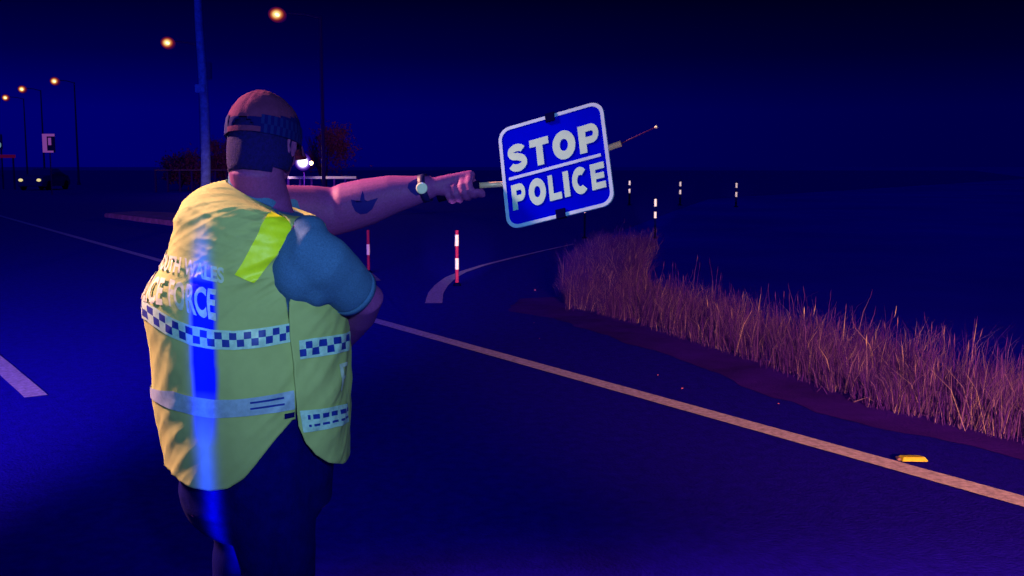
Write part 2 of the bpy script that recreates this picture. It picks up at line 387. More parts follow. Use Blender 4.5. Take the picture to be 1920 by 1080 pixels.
# ------------------------------------------------------------------ flexible posts
def make_post(base, h, r, bands, label, group, body='red'):
    root = empty('bollard', base, label, 'bollard', group)
    def part(name, z0, z1, rr, m, seg=14):
        bm = bmesh.new(); add_tube(bm, [base + Vector((0, 0, z0)), base + Vector((0, 0, z1))], rr, seg); return obj(name, bm, m, root, smooth=False)
    part('post', .03, h, r, M[body])
    bm = bmesh.new(); add_tube(bm, [base + Vector((0, 0, h - .001)), base + Vector((0, 0, h + .012)), base + Vector((0, 0, h + .018))], [r * 1.08, r * 1.08, r * .6], 14)
    obj('cap', bm, M[body], root)
    bm = bmesh.new(); add_tube(bm, [base, base + Vector((0, 0, .03)), base + Vector((0, 0, .045))], [r * 2.4, r * 2.2, r * 1.1], 16)
    obj('base', bm, M['black'], root)
    for z0, z1 in bands: part('reflective_band', z0, z1, r + .003, M['band'])
    return root
def h_at(base, py):
    return H + (proj_inv_z(base, py))
def proj_inv_z(base, py):
    b = (540 - py) / FPX; return base.y * (-sp + b * cp) / (cp + b * sp)
def post_px(px, base_py, top_py, bands_py, wpx, label, group, body='red'):
    b = G(px, base_py); sc = FPX / b.y
    hh = h_at(b, top_py); bd = [(h_at(b, y1), h_at(b, y0)) for y0, y1 in bands_py]
    return make_post(b, hh, wpx / 2 / sc, bd, label, group, body)
gp = 'banded flexible posts round the junction'
post_px(857, 536, 434, [(440, 461), (484, 505)], 6.5, 'red post with two white bands beside the curved painted line', gp)
post_px(691, 512, 433, [(458, 478)], 5.5, 'red post with one white band below the outstretched forearm', gp)
post_px(1228, 447, 369, [(373, 387), (397, 409)], 4.5, 'largest banded post right of the police sign', gp, 'black')
post_px(1096, 447, 388, [(390, 400)], 4.0, 'banded post just below the lower edge of the police sign', gp, 'black')
post_px(1180, 385, 337, [(339, 347), (354, 362)], 3.6, 'far banded post nearest the right edge of the police sign', gp, 'black')
post_px(1275, 385, 338, [(341, 349), (356, 364)], 3.6, 'middle of the three far banded posts', gp, 'black')
post_px(1380, 388, 340, [(343, 352), (360, 369)], 3.6, 'rightmost far banded post above the grass', gp, 'black')

# ------------------------------------------------------------------ street lamps
def street_lamp(px, py, pole_px, label, hgt=9.0):
    zz = FPX * (hgt - H) / (HOR - py); yy = zz * cp
    head = U(px, py, yy); pole = U(pole_px, py, yy); base = Vector((pole.x, pole.y, 0)); top = head.z - .1
    root = empty('street_lamp', base, label, 'street lamp', 'sodium street lamps along the road')
    bm = bmesh.new(); add_tube(bm, [base, base + Vector((0, 0, 4)), Vector((pole.x, pole.y, top))], [.10, .08, .055], 10)
    obj('pole', bm, M['galvdark'], root)
    bm = bmesh.new(); add_tube(bm, [base, base + Vector((0, 0, .25))], [.17, .13], 12); obj('base', bm, M['galvdark'], root)
    bm = bmesh.new(); add_tube(bm, [Vector((pole.x, pole.y, top - .05)), Vector((pole.x * .6 + head.x * .4, pole.y, top + .12)), head + Vector((.30, 0, .08))], .035, 8)
    obj('arm', bm, M['galvdark'], root)
    rot = Matrix.Rotation(R(22), 3, 'Y')
    hd = bmesh.new(); add_ell(hd, head + Vector((0, 0, .07)), (.42, .18, .07), rot); obj('lamp_housing', hd, M['galvdark'], root, True)
    gl = bmesh.new(); add_ell(gl, head + Vector((0, 0, -.02)), (.46, .2, .36), rot); o = obj('lamp_bowl', gl, M['lampbowl'], root, True)
    gl = bmesh.new(); add_ell(gl, head + Vector((.03, -.18, -.04)), (.12, .06, .08), rot); obj('lamp_glass', gl, M['lampcore'], o, True)
street_lamp(520, 27, 601, 'highest and nearest orange street lamp above the capped head')
street_lamp(315, 80, 372, 'second highest orange street lamp, left of the leaning pole')
street_lamp(103, 152, 139, 'third orange street lamp, rightmost of the low trio')
street_lamp(42, 167, 76, 'fourth orange street lamp, middle of the low trio')
street_lamp(11, 183, 44, 'farthest orange street lamp, at the left end of the row')

# ------------------------------------------------------------------ leaning pole added in place of a vertical light smear
yb = 31.0
pts = [U(x, y, yb) for x, y in ((386, 415), (386, 300), (384, 210), (379, 130), (373, 50), (368, -60), (362, -170))]
base = Vector((pts[0].x, pts[0].y, 0)); pts[0] = base
up = empty('utility_pole', base, 'grey weathered utility pole leaning slightly behind the officer', 'pole')
bm = bmesh.new(); add_tube(bm, pts, [.15, .14, .13, .12, .11, .10, .09], 12); obj('shaft', bm, M['pole'], up, True)
p = U(392, 133, yb - .05); bm = bmesh.new(); add_box(bm, p - Vector((.06, .05, .24)), p + Vector((.07, .05, .24)), bev=.02); obj('side_box', bm, M['galvdark'], up)
p = U(375, 166, yb - .2); bm = bmesh.new(); add_box(bm, p - Vector((.14, .04, .12)), p + Vector((.14, .06, .12)), bev=.02); obj('bracket', bm, M['pole'], up)

# ------------------------------------------------------------------ rails, islands, shrubs at the junction
def guardrail(x0, x1, py, yy, label, thick=.16, m='galv'):
    A = U(x0, py, yy); B = U(x1, py, yy + 2); root = empty('guardrail', (A.x, A.y, 0), label, 'guardrail')
    bm = bmesh.new(); d = (B - A); n = 24
    prof = [(0, .0), (-.05, .03), (-.05, .06), (0, .08), (-.05, .10), (-.05, .13), (0, .16)]
    rows = []
    for i in range(n + 1):
        p = A + d * i / n; rows.append([bm.verts.new((p.x, p.y + q[0], p.z - thick / 2 + q[1] * thick / .16)) for q in prof])
    for a_, b_ in zip(rows, rows[1:]):
        for k in range(len(prof) - 1): bm.faces.new((a_[k], b_[k], b_[k + 1], a_[k + 1]))
    obj('rail_beam', bm, M[m], root)
    for i in range(0, n + 1, 4):
        p = A + d * i / n; bm = bmesh.new(); add_box(bm, (p.x - .05, p.y + .02, 0), (p.x + .05, p.y + .14, p.z + .05)); obj('rail_post', bm, M['galvdark'], root)
    return root
guardrail(540, 668, 333, 58, 'pale guardrail lit by the white floodlight behind the neck', .15, 'rail')
guardrail(290, 425, 319, 66, 'dim guardrail left of the cap below the red shrubs', .09)

def island(name, corners, label, h=.13, m='concrete'):
    bm = bmesh.new(); lo = [bm.verts.new((p.x, p.y, -.01)) for p in corners]; hi = [bm.verts.new((p.x, p.y, h)) for p in corners]
    bm.faces.new(hi)
    for k in range(len(lo)): bm.faces.new((lo[k], lo[(k + 1) % len(lo)], hi[(k + 1) % len(lo)], hi[k]))
    bmesh.ops.bevel(bm, geom=[e for e in bm.edges if abs(e.verts[0].co.z - e.verts[1].co.z) < .01 and e.verts[0].co.z > 0], offset=.03, segments=2, affect='EDGES')
    bmesh.ops.recalc_face_normals(bm, faces=bm.faces)
    return tag(obj(name, bm, M[m]), label, 'traffic island')
island('traffic_island', [G(196, 407), G(330, 424), G(470, 446), G(520, 436), G(400, 410), G(260, 403)], 'low concrete traffic island left of the officer at shoulder height')

def bush(px, py_base, yy, wm, hm, label, seed, m='foliage', group='reddish shrubs behind the junction'):
    rr = random.Random(seed); c = U(px, py_base, yy); c.z = 0 if wm < 99 else c.z
    root = empty('shrub', (c.x, c.y, 0), label, 'shrub', group)
    bm = bmesh.new()
    for k in range(5):
        a_ = rr.uniform(0, 2 * PI); add_tube(bm, [c, c + Vector((math.cos(a_) * wm * .2, math.sin(a_) * wm * .15, hm * .5)), c + Vector((math.cos(a_) * wm * .38, math.sin(a_) * wm * .2, hm * .85))], [.07, .045, .015], 6)
    obj('stem', bm, M['bark'], root)
    Vv = []; Ff = []
    cl = [(rr.gauss(0, .30) * wm * .6, rr.gauss(0, .25) * wm * .5, hm * rr.uniform(.35, .92), rr.uniform(.12, .26) * wm) for _ in range(16)]
    for k in range(2600):
        q = cl[rr.randrange(16)]; v = Vector((rr.gauss(0, 1), rr.gauss(0, 1), rr.gauss(0, .8))) * q[3] * .55
        p = c + Vector((q[0], q[1], q[2])) + v; s = rr.uniform(.05, .12); i = len(Vv)
        a1 = Vector((rr.gauss(0, 1), rr.gauss(0, 1), rr.gauss(0, 1))).normalized() * s; b1 = a1.orthogonal().normalized() * s * .5
        for w_ in (a1, b1, -a1, -b1): Vv.append(tuple(p + w_))
        Ff.append((i, i + 1, i + 2, i + 3))
    me = bpy.data.meshes.new('foliage'); me.from_pydata(Vv, [], Ff); obj('foliage', me, M[m], root)
bush(380, 318, 70, 3.6, 2.6, 'low reddish shrub behind the dim guardrail', 1)
bush(335, 318, 71, 2.6, 2.0, 'small dim shrub at the left end of the guardrail', 2)
bush(610, 320, 66, 3.2, 4.0, 'tall reddish shrub beside the bright white floodlight', 3)
bush(425, 318, 69, 2.4, 3.4, 'reddish shrub touching the back of the head', 4)

# bright floodlight behind the head
p = U(568, 304, 57)
fl = empty('floodlight', (p.x, p.y + .25, 0), 'bright white floodlight shining just past the face', 'floodlight')
bm = bmesh.new(); add_tube(bm, [(p.x, p.y + .25, 0), (p.x, p.y + .25, p.z)], .035, 8); obj('stand', bm, M['galvdark'], fl)
bm = bmesh.new(); add_box(bm, (p.x - .30, p.y + .06, p.z - .22), (p.x + .30, p.y + .22, p.z + .22), bev=.03); obj('lamp_housing', bm, M['galvdark'], fl)
bm = bmesh.new(); add_ell(bm, p, (.46, .10, .46)); obj('lamp_glass', bm, M['white_lamp'], fl, True)
bm = bmesh.new(); add_ell(bm, p + Vector((.42, 0, -.05)), (.13, .08, .12)); obj('amber_lamp', bm, M['lampcore'], fl, True)
lamp('floodlight_glow', 'POINT', p + Vector((.3, -1.2, .1)), p, (1.0, .55, .7), 480, .2)
lamp('guardrail_glow', 'POINT', U(385, 306, 63.5), p, (.9, .35, .75), 35, .2)

# far car with two headlights
c = G(57, 357); c.z = 0
car = empty('car', c, 'dark oncoming car with two small yellowish headlights far left', 'car')
def loft(bm, secs):
    rings = [[bm.verts.new(p) for p in s] for s in secs]
    n = len(rings[0])
    for a_, b_ in zip(rings, rings[1:]):
        for k in range(n): bm.faces.new((a_[k], a_[(k + 1) % n], b_[(k + 1) % n], b_[k]))
    bm.faces.new(rings[0][::-1]); bm.faces.new(rings[-1])
def sec(y, w_, z0, z1, t=.1):
    return [c + Vector(q) for q in ((-w_, y, z0), (w_, y, z0), (w_ + t * .3, y, (z0 + z1) / 2), (w_ - t, y, z1), (-w_ + t, y, z1), (-w_ - t * .3, y, (z0 + z1) / 2))]
bm = bmesh.new(); loft(bm, [sec(0, .78, .3, .75), sec(.3, .86, .25, .9), (sec(1.3, .88, .25, 1.0)), sec(3.6, .88, .25, 1.02), sec(4.4, .82, .3, .95)])
obj('car_body', bm, M['carpaint'], car)
bm = bmesh.new(); loft(bm, [sec(1.25, .80, .95, 1.0), sec(1.9, .74, .95, 1.42, .16), sec(3.1, .74, .95, 1.44, .16), sec(3.9, .78, .95, 1.03)]); obj('cabin', bm, M['carpaint'], car)
for sx in (-1, 1):
    bm = bmesh.new(); add_ell(bm, c + Vector((sx * .60, -.03, .68)), (.15, .07, .10)); obj('headlight', bm, M['head_glass'], car, True)
    for yy in (.85, 3.6):
        bm = bmesh.new(); add_tube(bm, [c + Vector((sx * .72, yy, .32)), c + Vector((sx * .93, yy, .32))], .32, 16); wh = obj('wheel', bm, M['black'], car)

# far traffic sign, signal and red board at the left edge
yy = 60; a = U(80, 251, yy); b = U(104, 286, yy)
ts = empty('road_sign', ((a.x + b.x) / 2, yy, 0), 'small pinkish framed road sign on a post below the street lamps', 'road sign')
bm = bmesh.new(); add_tube(bm, [((a.x + b.x) / 2, yy + .06, 0), ((a.x + b.x) / 2, yy + .06, a.z)], .04, 8); obj('post', bm, M['galvdark'], ts)
bm = bmesh.new(); add_box(bm, (a.x, yy - .02, b.z), (b.x, yy + .02, a.z)); obj('sign_face', bm, M['signpink'], ts)
bm = bmesh.new()
for lo, hi in (((a.x - .02, yy - .05, b.z), (a.x + .22, yy - .022, a.z)), ((a.x + .22, yy - .05, a.z - .14), (b.x, yy - .022, a.z)), ((a.x + .22, yy - .05, b.z), (b.x - .1, yy - .022, b.z + .10)), ((a.x + .30, yy - .05, a.z - .62), (a.x + .46, yy - .022, a.z - .22))):
    add_box(bm, lo, hi)
obj('sign_border', bm, M['signframe'], ts)
p = U(2, 272, 75)
sg = empty('traffic_signal', (p.x, p.y, 0), 'pale green traffic signal cut by the left picture edge', 'traffic signal')
bm = bmesh.new(); add_tube(bm, [(p.x, p.y, 0), (p.x, p.y, p.z + .4)], .06, 8); obj('post', bm, M['galvdark'], sg)
bm = bmesh.new(); add_box(bm, (p.x - .16, p.y - .25, p.z - .3), (p.x + .16, p.y - .07, p.z + .75), bev=.03); obj('signal_box', bm, M['carpaint'], sg)
bm = bmesh.new(); add_ell(bm, (p.x, p.y - .27, p.z), (.13, .05, .2)); obj('green_lens', bm, mat('green_lens_glass', (.3, .6, .5), emit=(.12, .25, .22), es=1), sg, True)
a = U(-40, 290, 74); b = U(29, 296, 74)
rb = empty('barrier_board', (a.x, a.y, 0), 'dim red horizontal board below the traffic signal at left edge', 'barrier')
bm = bmesh.new(); add_box(bm, (a.x, a.y - .03, b.z), (b.x, a.y + .03, a.z), bev=.01); obj('board', bm, mat('red_board', (.35, .01, .05), emit=(.045, 0, .02), es=1), rb)  # board is no lamp; a faint glow is painted in by emission
for x in (a.x + .2, b.x - .2):
    bm = bmesh.new(); add_box(bm, (x - .05, a.y + .035, 0), (x + .05, a.y + .12, a.z)); obj('support_post', bm, M['galvdark'], rb)

# ================================================================== OFFICER
YC = 2.86
rings = np.array([  # Lx, Ly, Rx, Ry, depth radius
 (436, 326, 532, 392, .070), (428, 335, 540, 398, .080), (412, 341, 552, 402, .110), (390, 351, 568, 404, .150), (366, 367, 584, 408, .178),
 (347, 390, 597, 420, .196), (334, 420, 606, 440, .205), (326, 450, 611, 460, .210), (317, 480, 615, 482, .213),
 (303, 505, 620, 505, .218), (287, 528, 626, 528, .224), (276, 553, 636, 555, .230), (275, 590, 646, 590, .235), (282, 640, 652, 640, .240),
 (292, 700, 655, 700, .240), (298, 750, 655, 750, .236), (304, 800, 655, 800, .232), (312, 850, 654, 850, .228), (318, 890, 652, 890, .224), (322, 940, 650, 940, .222)], float)
NT = len(rings) - 1
ringW = np.array([[*U(r[0], r[1], YC), *U(r[2], r[3], YC), r[4]] for r in rings])
def cr(t):
    t = np.clip(np.asarray(t, float), 0, NT - 1e-6); i = t.astype(int); f = (t - i)[..., None]
    g = lambda k: ringW[np.clip(k, 0, NT)]
    p0, p1, p2, p3 = g(i - 1), g(i), g(i + 1), g(i + 2)
    return .5 * (2 * p1 + (p2 - p0) * f + (2 * p0 - 5 * p1 + 4 * p2 - p3) * f ** 2 + (3 * p1 - p0 - 3 * p2 + p3) * f ** 3)
def S(th, t, off=0.0):
    th = np.asarray(th, float); r = cr(t); L = r[..., 0:3]; Rr = r[..., 3:6]; c_ = (L + Rr) / 2; hv = (Rr - L) / 2 * .955
    n = 2.25; ct, st = np.cos(th), np.sin(th)
    q = (np.abs(ct) ** n + np.abs(st) ** n) ** (-1 / n)
    hx = np.linalg.norm(hv, axis=-1)[..., None]
    P = c_ + hv * (ct * q)[..., None] * (1 + np.asarray(off)[..., None] / hx)
    P[..., 1] += (r[..., 6] + off) * st * q
    return P
_th = np.linspace(-PI, 0, 420); _t = np.linspace(0, NT - .001, 700)
TH, TT = np.meshgrid(_th, _t); PX, PY = proj(S(TH, TT))
def inv(px, py):
    k = np.argmin((PX - px) ** 2 + (PY - py) ** 2); return float(TH.flat[k]), float(TT.flat[k])
def polyi(pts, n):
    P = np.array([inv(*p) for p in pts]); L = np.array(pts, float); s = np.r_[0, np.cumsum(np.hypot(*np.diff(L, axis=0).T))]
    u = np.linspace(0, s[-1], n); return np.stack([np.interp(u, s, P[:, 0]), np.interp(u, s, P[:, 1])], -1)
def wrinkle(th, t):
    """fold relief of the vest cloth in metres"""
    o = np.zeros_like(th)
    for idx in np.ndindex(th.shape):
        a_, b_ = th[idx], t[idx]
        v = 0
        # broad billows
        v += .014 * noise.noise(Vector((a_ * 1.6, b_ * .33, 1.7)))
        # diagonal drag folds from the near shoulder
        d_ = b_ * .62 + a_ * 1.9
        n1 = noise.noise(Vector((d_ * 1.25, (a_ - b_ * .12) * .8, 4.0)))
        v += .0055 * (1 - abs(n1) * 2.6) * (.35 + .65 * max(0, noise.noise(Vector((a_ * 1.3, b_ * .3, 9.)))) * 2)
        n2 = noise.noise(Vector((d_ * 2.6 + 5, (a_ + b_ * .1) * 1.6, 7.0)))
        v += .0018 * (1 - abs(n2) * 2.5)
        # horizontal sagging creases in the upper back
        up_ = math.exp(-((b_ - 6.0) / 3.0) ** 2)
        v += .0042 * up_ * (1 - 2.4 * abs(noise.noise(Vector((a_ * 1.1, b_ * 1.15 - a_ * .9, 2.2)))))
        v += .0008 * noise.noise(Vector((a_ * 14, b_ * 3, .5)))
        v *= 1 - .82 * math.exp(-((a_ + 2.45) / .62) ** 4 - ((b_ - 9.0) / 3.0) ** 4)
        o[idx] = v
    return o
officer_root_c = (ringW[12, 0:3] + ringW[12, 3:6]) / 2
fdir = Vector((.86, .50, 0)).normalized(); ldir = Vector((-fdir.y, fdir.x, 0))   # facing, his left
OC = Vector((officer_root_c[0], YC, 0))

# ---- limbs
SH_L = U(425, 392, YC + .17); EL_L = U(625, 393, YC + .28); WR_L = U(800, 352, YC + .24)
SH_R = U(566, 440, YC - .15); EL_R = U(686, 562, YC - .02); WR_R = U(640, 640, YC + .24)
HEAD = U(497, 270, YC + .01)
hf = Vector((.27, .96, 0)).normalized(); hl = Vector((-hf.y, hf.x, 0))
HR = Matrix((hf, hl, Vector((0, 0, 1)))).transposed()       # head axes: x forward, y his left, z up
HR = HR @ Matrix.Rotation(R(12), 3, 'Y')
def hp(x, y, z): return HEAD + HR @ Vector((x, y, z))

def hand(bm, wrist, fwd, palm_n, grip_axis, grip_c, grip_r, s=1.0, gap=.0205):
    """palm with four fingers curled round a bar and a thumb closing from the other side"""
    fwd = fwd.normalized(); palm_n = (palm_n - fwd * palm_n.dot(fwd)).normalized()
    ax = grip_axis.normalized()
    up = (palm_n * -1); up = (up - ax * up.dot(ax)).normalized(); side = ax.cross(up)
    knu = []
    for i in range(4):
        sft = (1.5 - i) * gap * s
        L = (1.0, 1.08, 1.02, .84)[i]
        rr = (.0098, .0102, .0098, .0086)[i] * s
        R0 = grip_r + rr * 1.15
        pts = []
        for a_ in np.linspace(R(150), R(-120) + (1 - L) * .8, 8):
            rad = R0 * (1.35 if a_ > R(90) else 1.0 + .10 * math.cos(2.3 * a_))
            pts.append(grip_c + ax * (sft + .002 * math.sin(i * 2)) + up * math.sin(a_) * rad + side * math.cos(a_) * rad)
        knu.append(pts[1])
        add_tube(bm, [grip_c.lerp(wrist, .45) + ax * sft * .8] + pts, [rr * 1.25, rr * 1.2, rr * 1.15, rr * 1.05, rr, rr * 1.03, rr * .95, rr * .9, rr * .78], 10, round_ends=True)
    # palm: slabs joining wrist to knuckles
    for k in range(4):
        add_tube(bm, [wrist + ax * (1.5 - k) * .008 * s, wrist.lerp(knu[k], .5), knu[k]], [.021 * s, .018 * s, .0125 * s], 12, round_ends=True)
        q = grip_c + ax * (1.5 - k) * gap * s - side * (grip_r + .012)
        add_tube(bm, [wrist + ax * (1.5 - k) * .006 * s, q], [.020 * s, .013 * s], 12, round_ends=True)
    th0 = wrist.lerp(grip_c, .35) + ax * .024 * s - up * .014
    th1 = grip_c + ax * .046 * s - side * .018 - up * .014; th2 = grip_c + ax * .050 * s + side * .004 - up * (grip_r + .010); th3 = grip_c + ax * .044 * s + side * .022 - up * (grip_r - .002)
    add_tube(bm, [wrist, th0, th1, th2, th3], [.020 * s, .019 * s, .0145 * s, .012 * s, .009 * s], 12, round_ends=True)

bm = bmesh.new()
# torso core
tv = np.linspace(.6, NT - .01, 26); ang = np.linspace(-PI, PI, 41)[:-1]
A_, B_ = np.meshgrid(ang, tv); P = S(A_, B_, np.full(A_.shape, -.035))
rr_ = [[bm.verts.new(p) for p in row] for row in P]
for a_, b_ in zip(rr_, rr_[1:]):
    for k in range(40): bm.faces.new((a_[k], b_[k], b_[(k + 1) % 40], a_[(k + 1) % 40]))
bm.faces.new(rr_[0]); bm.faces.new(rr_[-1][::-1])
# neck
nb = U(492, 380, YC + .0)
add_tube(bm, [nb - Vector((0, 0, .05)), nb + Vector((-.004, 0, .02)), hp(-.035, 0, -.085), hp(-.02, 0, -.02)], [.086, .074, .070, .068], 24, round_ends=True)
# head: skull, jaw, chin, nose, brow, cheeks, lips, ears
add_ell(bm, hp(-.012, 0, .018), (.097, .076, .103), HR)
add_ell(bm, hp(.030, 0, -.035), (.062, .062, .075), HR)
add_ell(bm, hp(.018, 0, -.068), (.066, .055, .040), HR)
add_ell(bm, hp(.070, 0, -.098), (.022, .026, .020), HR)
add_tube(bm, [hp(.084, 0, .012), hp(.104, 0, -.018), hp(.112, 0, -.030)], [.009, .012, .014], 10, round_ends=True)
for s in (-1, 1):
    add_ell(bm, hp(.098, s * .012, -.033), (.010, .009, .008), HR)
    add_ell(bm, hp(.066, s * .034, -.028), (.024, .022, .022), HR)
    add_tube(bm, [hp(.072, s * .052, .020), hp(.086, s * .030, .027), hp(.088, s * .008, .020)], .009, 8, round_ends=True)
    add_ell(bm, hp(-.004, s * .079, -.010), (.019, .007, .032), HR @ Matrix.Rotation(R(12), 3, 'Y'))
    add_tube(bm, [hp(-.012 + .019 * math.cos(a_), s * .086, -.008 + .031 * math.sin(a_)) for a_ in np.linspace(-.9, 3.9, 9)], .0045, 8, round_ends=True)
add_ell(bm, hp(.090, 0, -.060), (.012, .024, .006), HR); add_ell(bm, hp(.087, 0, -.071), (.012, .021, .007), HR)
# left arm (outstretched, holding the sign)
def lerpP(a_, b_, t): return a_.lerp(b_, t)
dwn = Vector((0, 0, -1))
add_tube(bm, [SH_L, lerpP(SH_L, EL_L, .35), lerpP(SH_L, EL_L, .8), EL_L + dwn * .006, lerpP(EL_L, WR_L, .16) + dwn * .002, lerpP(EL_L, WR_L, .38), lerpP(EL_L, WR_L, .65) + dwn * -.004, lerpP(EL_L, WR_L, .88), WR_L],
         [.072, .070, .070, .071, .072, .068, .056, .043, .036], 24, round_ends=True)
# grip of the sign pole
GA = U(868, 357, YC + .24); GB = U(935, 338, YC + .21); gax = (GB - GA).normalized()
GC = U(866, 357, YC + .235)
hand(bm, WR_L + (GC - WR_L).normalized() * .012 + Vector((0, 0, .004)), GC - WR_L, Vector((.1, .15, -1)), gax, GC, .0155, 1.13)
# right arm (bent, sleeve towards the camera)
add_tube(bm, [SH_R, lerpP(SH_R, EL_R, .5), EL_R, lerpP(EL_R, WR_R, .3), lerpP(EL_R, WR_R, .7), WR_R], [.035, .045, .050, .052, .042, .033], 20, round_ends=True)
GR = WR_R + (WR_R - EL_R).normalized() * .085
hand(bm, WR_R, GR - WR_R, Vector((-.8, -.3, 0)), Vector((.2, .3, 1)), GR, .014)
# pelvis and legs
zh = .93
foot = {}
for s in (-1, 1):
    hip = OC + ldir * s * .11 + Vector((0, 0, zh)); kn = OC + ldir * s * .14 + fdir * .03 + Vector((0, 0, .50)); an = OC + ldir * s * .16 - fdir * .02 + Vector((0, 0, .10))
    foot[s] = an
    add_tube(bm, [hip + Vector((0, 0, .05)), hip.lerp(kn, .5), kn, kn.lerp(an, .35) - fdir * .01, an], [.12, .095, .066, .062, .042], 20, round_ends=True)
    add_tube(bm, [an, an + fdir * .08 - Vector((0, 0, .045)), an + fdir * .18 - Vector((0, 0, .062))], [.044, .040, .03], 14, round_ends=True)
me = remesh(bm, .0048, 3)
person = obj('person', me, M['skin'], None, True)
tag(person, 'officer in yellow vest and dark cap seen from behind holding a stop sign', 'person')
# origin at the feet
person.location = OC
me.transform(Matrix.Translation(-OC))
ROOT = person

# ---- eyes
for s in (-1, 1):
    bm = bmesh.new(); add_ell(bm, hp(.077, s * .031, .004), (.012, .012, .012)); ey = obj('eye', bm, M['eye'], ROOT, True)
# ---- hair at the back and sides below the cap
bm = bmesh.new(); add_ell(bm, hp(-.016, 0, -.012), (.103, .085, .138), HR, 48)
for v_ in bm.verts:      # fuller at the nape
    q = HR.transposed() @ (v_.co - HEAD); k_ = min(1, max(0, (-q.z - .02) / .10))
    if k_ > 0:
        hr_ = math.hypot(q.x + .016, q.y) + 1e-6; tr = .092 - .012 * k_; f_ = 1 + max(0, tr / hr_ - 1) * min(1, k_ * 3)
        if hr_ > .02: v_.co = HEAD + HR @ Vector(((q.x + .016) * f_ - .016 - .006 * k_, q.y * f_ * (1 - .08 * k_), q.z))
for v_ in list(bm.verts):
    q = HR.transposed() @ (v_.co - HEAD)
    if q.x > .034 - .3 * max(0, -q.z) or q.z < -.100 + .6 * max(0, q.x + .02) + .012 * noise.noise(v_.co * 60) + .5 * max(0, abs(q.y) - .05) or q.z > .075: bm.verts.remove(v_)
    else: v_.co += (v_.co - HEAD).normalized() * (.002 * noise.noise(v_.co * 90))
hm = obj('hair', bm, M['hair'], ROOT, True); sd = hm.modifiers.new('t', 'SOLIDIFY'); sd.thickness = .012; sd.offset = -1

# ---- cap: panelled crown, checkered band, curved peak, rear strap, button
def cap_pt(az, el, o=0):
    x = (.118 + o) * math.cos(el) * math.cos(az) - .010; y = (.093 + o) * math.cos(el) * math.sin(az)
    z = (.112 + o) * max(0, math.sin(el)) ** .92 if el > 0 else (.112) * math.sin(el)
    flat = 1 - .05 * math.cos(az) * (el > .2)
    return hp(x, y, .022 + z * flat)
bm = bmesh.new(); na, ne = 96, 26; g_ = []
for j in range(ne + 1):
    el = R(-9) + (PI / 2 - R(-9)) * j / ne; row = []
    for i in range(na):
        az = 2 * PI * i / na; seam = abs(((az / (PI / 3)) % 1) - .5) * 2
        o = -.0018 * max(0, seam - .93) / .07 + .0018 * noise.noise(Vector((az * 2.2, el * 4, 1))) + .0012 * noise.noise(Vector((az * 6, el * 9, 4)))
        # opening over the rear strap
        row.append(bm.verts.new(cap_pt(az, el, o)))
    g_.append(row)
for j in range(ne):
    for i in range(na):
        az = 2 * PI * (i + .5) / na; el = R(-9) + (PI / 2 + R(9)) * (j + .5) / ne
        if abs(az - PI) < .34 and math.hypot((az - PI) / .34, (el - R(-2)) / .2) < 1: continue
        bm.faces.new((g_[j][i], g_[j][(i + 1) % na], g_[j + 1][(i + 1) % na], g_[j + 1][i]))
bmesh.ops.remove_doubles(bm, verts=g_[ne], dist=.002)
for f in bm.faces:
    q = HR.transposed() @ (f.calc_center_median() - hp(0, 0, .022)); f.material_index = int(q.z < .050 + .25 * q.x)  # lower cap darker: shade under the lit crown put into the colour
cap = obj('cap', bm, [M['cap'], M['capdark']], ROOT, True); sd = cap.modifiers.new('t', 'SOLIDIFY'); sd.thickness = .003; sd.offset = -1
def cap_band(el0, el1, az0, az1, nc, nr, o, mi=None, name='checker_band', mats=None):
    P = np.array([[cap_pt(az0 + (az1 - az0) * i / nc, R(el0 + (el1 - el0) * j / nr), o) for i in range(nc + 1)] for j in range(nr + 1)])
    return obj(name, grid_mesh(name, P, mi), mats, cap)
nc = 64; mi = [[(i + j) % 2 for i in range(nc)] for j in range(2)]
cap_band(-9, 13, R(-150), R(150), nc, 2, .0025, mi, mats=[M['capdark'], M['capcheck']])
cap_band(-8.5, -1.5, R(150), R(210), 12, 2, .003, None, 'rear_strap', M['cap'])
bm = bmesh.new(); add_ell(bm, cap_pt(0, PI / 2), (.008, .008, .004)); obj('cap_button', bm, M['cap'], cap, True)
bm = bmesh.new(); rows = []
for j in range(9):
    u = j / 8; row = []
    for i in range(25):
        a_ = R(-56) + R(112) * i / 24; b0 = cap_pt(a_, R(-8), .001); ext = .068 * u * max(0, math.cos(a_ * 1.55)) ** .6
        q = b0 + HR @ Vector((ext, 0, -.012 * u - .03 * u * (math.sin(a_) ** 2) * .6)); row.append(bm.verts.new(q))
    rows.append(row)
for a_, b_ in zip(rows, rows[1:]):
    for i in range(24): bm.faces.new((a_[i], a_[i + 1], b_[i + 1], b_[i]))
pk = obj('peak', bm, M['cap'], cap, True); sd = pk.modifiers.new('t', 'SOLIDIFY'); sd.thickness = .004

# ---- shirt
bm = bmesh.new()
A_, B_ = np.meshgrid(ang, np.linspace(.9, 13.2, 24)); P = S(A_, B_, np.full(A_.shape, -.014))
rr_ = [[bm.verts.new(p) for p in row] for row in P]
for a_, b_ in zip(rr_, rr_[1:]):
    for k in range(40): bm.faces.new((a_[k], b_[k], b_[(k + 1) % 40], a_[(k + 1) % 40]))
bm.faces.new(rr_[0]); bm.faces.new(rr_[-1][::-1])
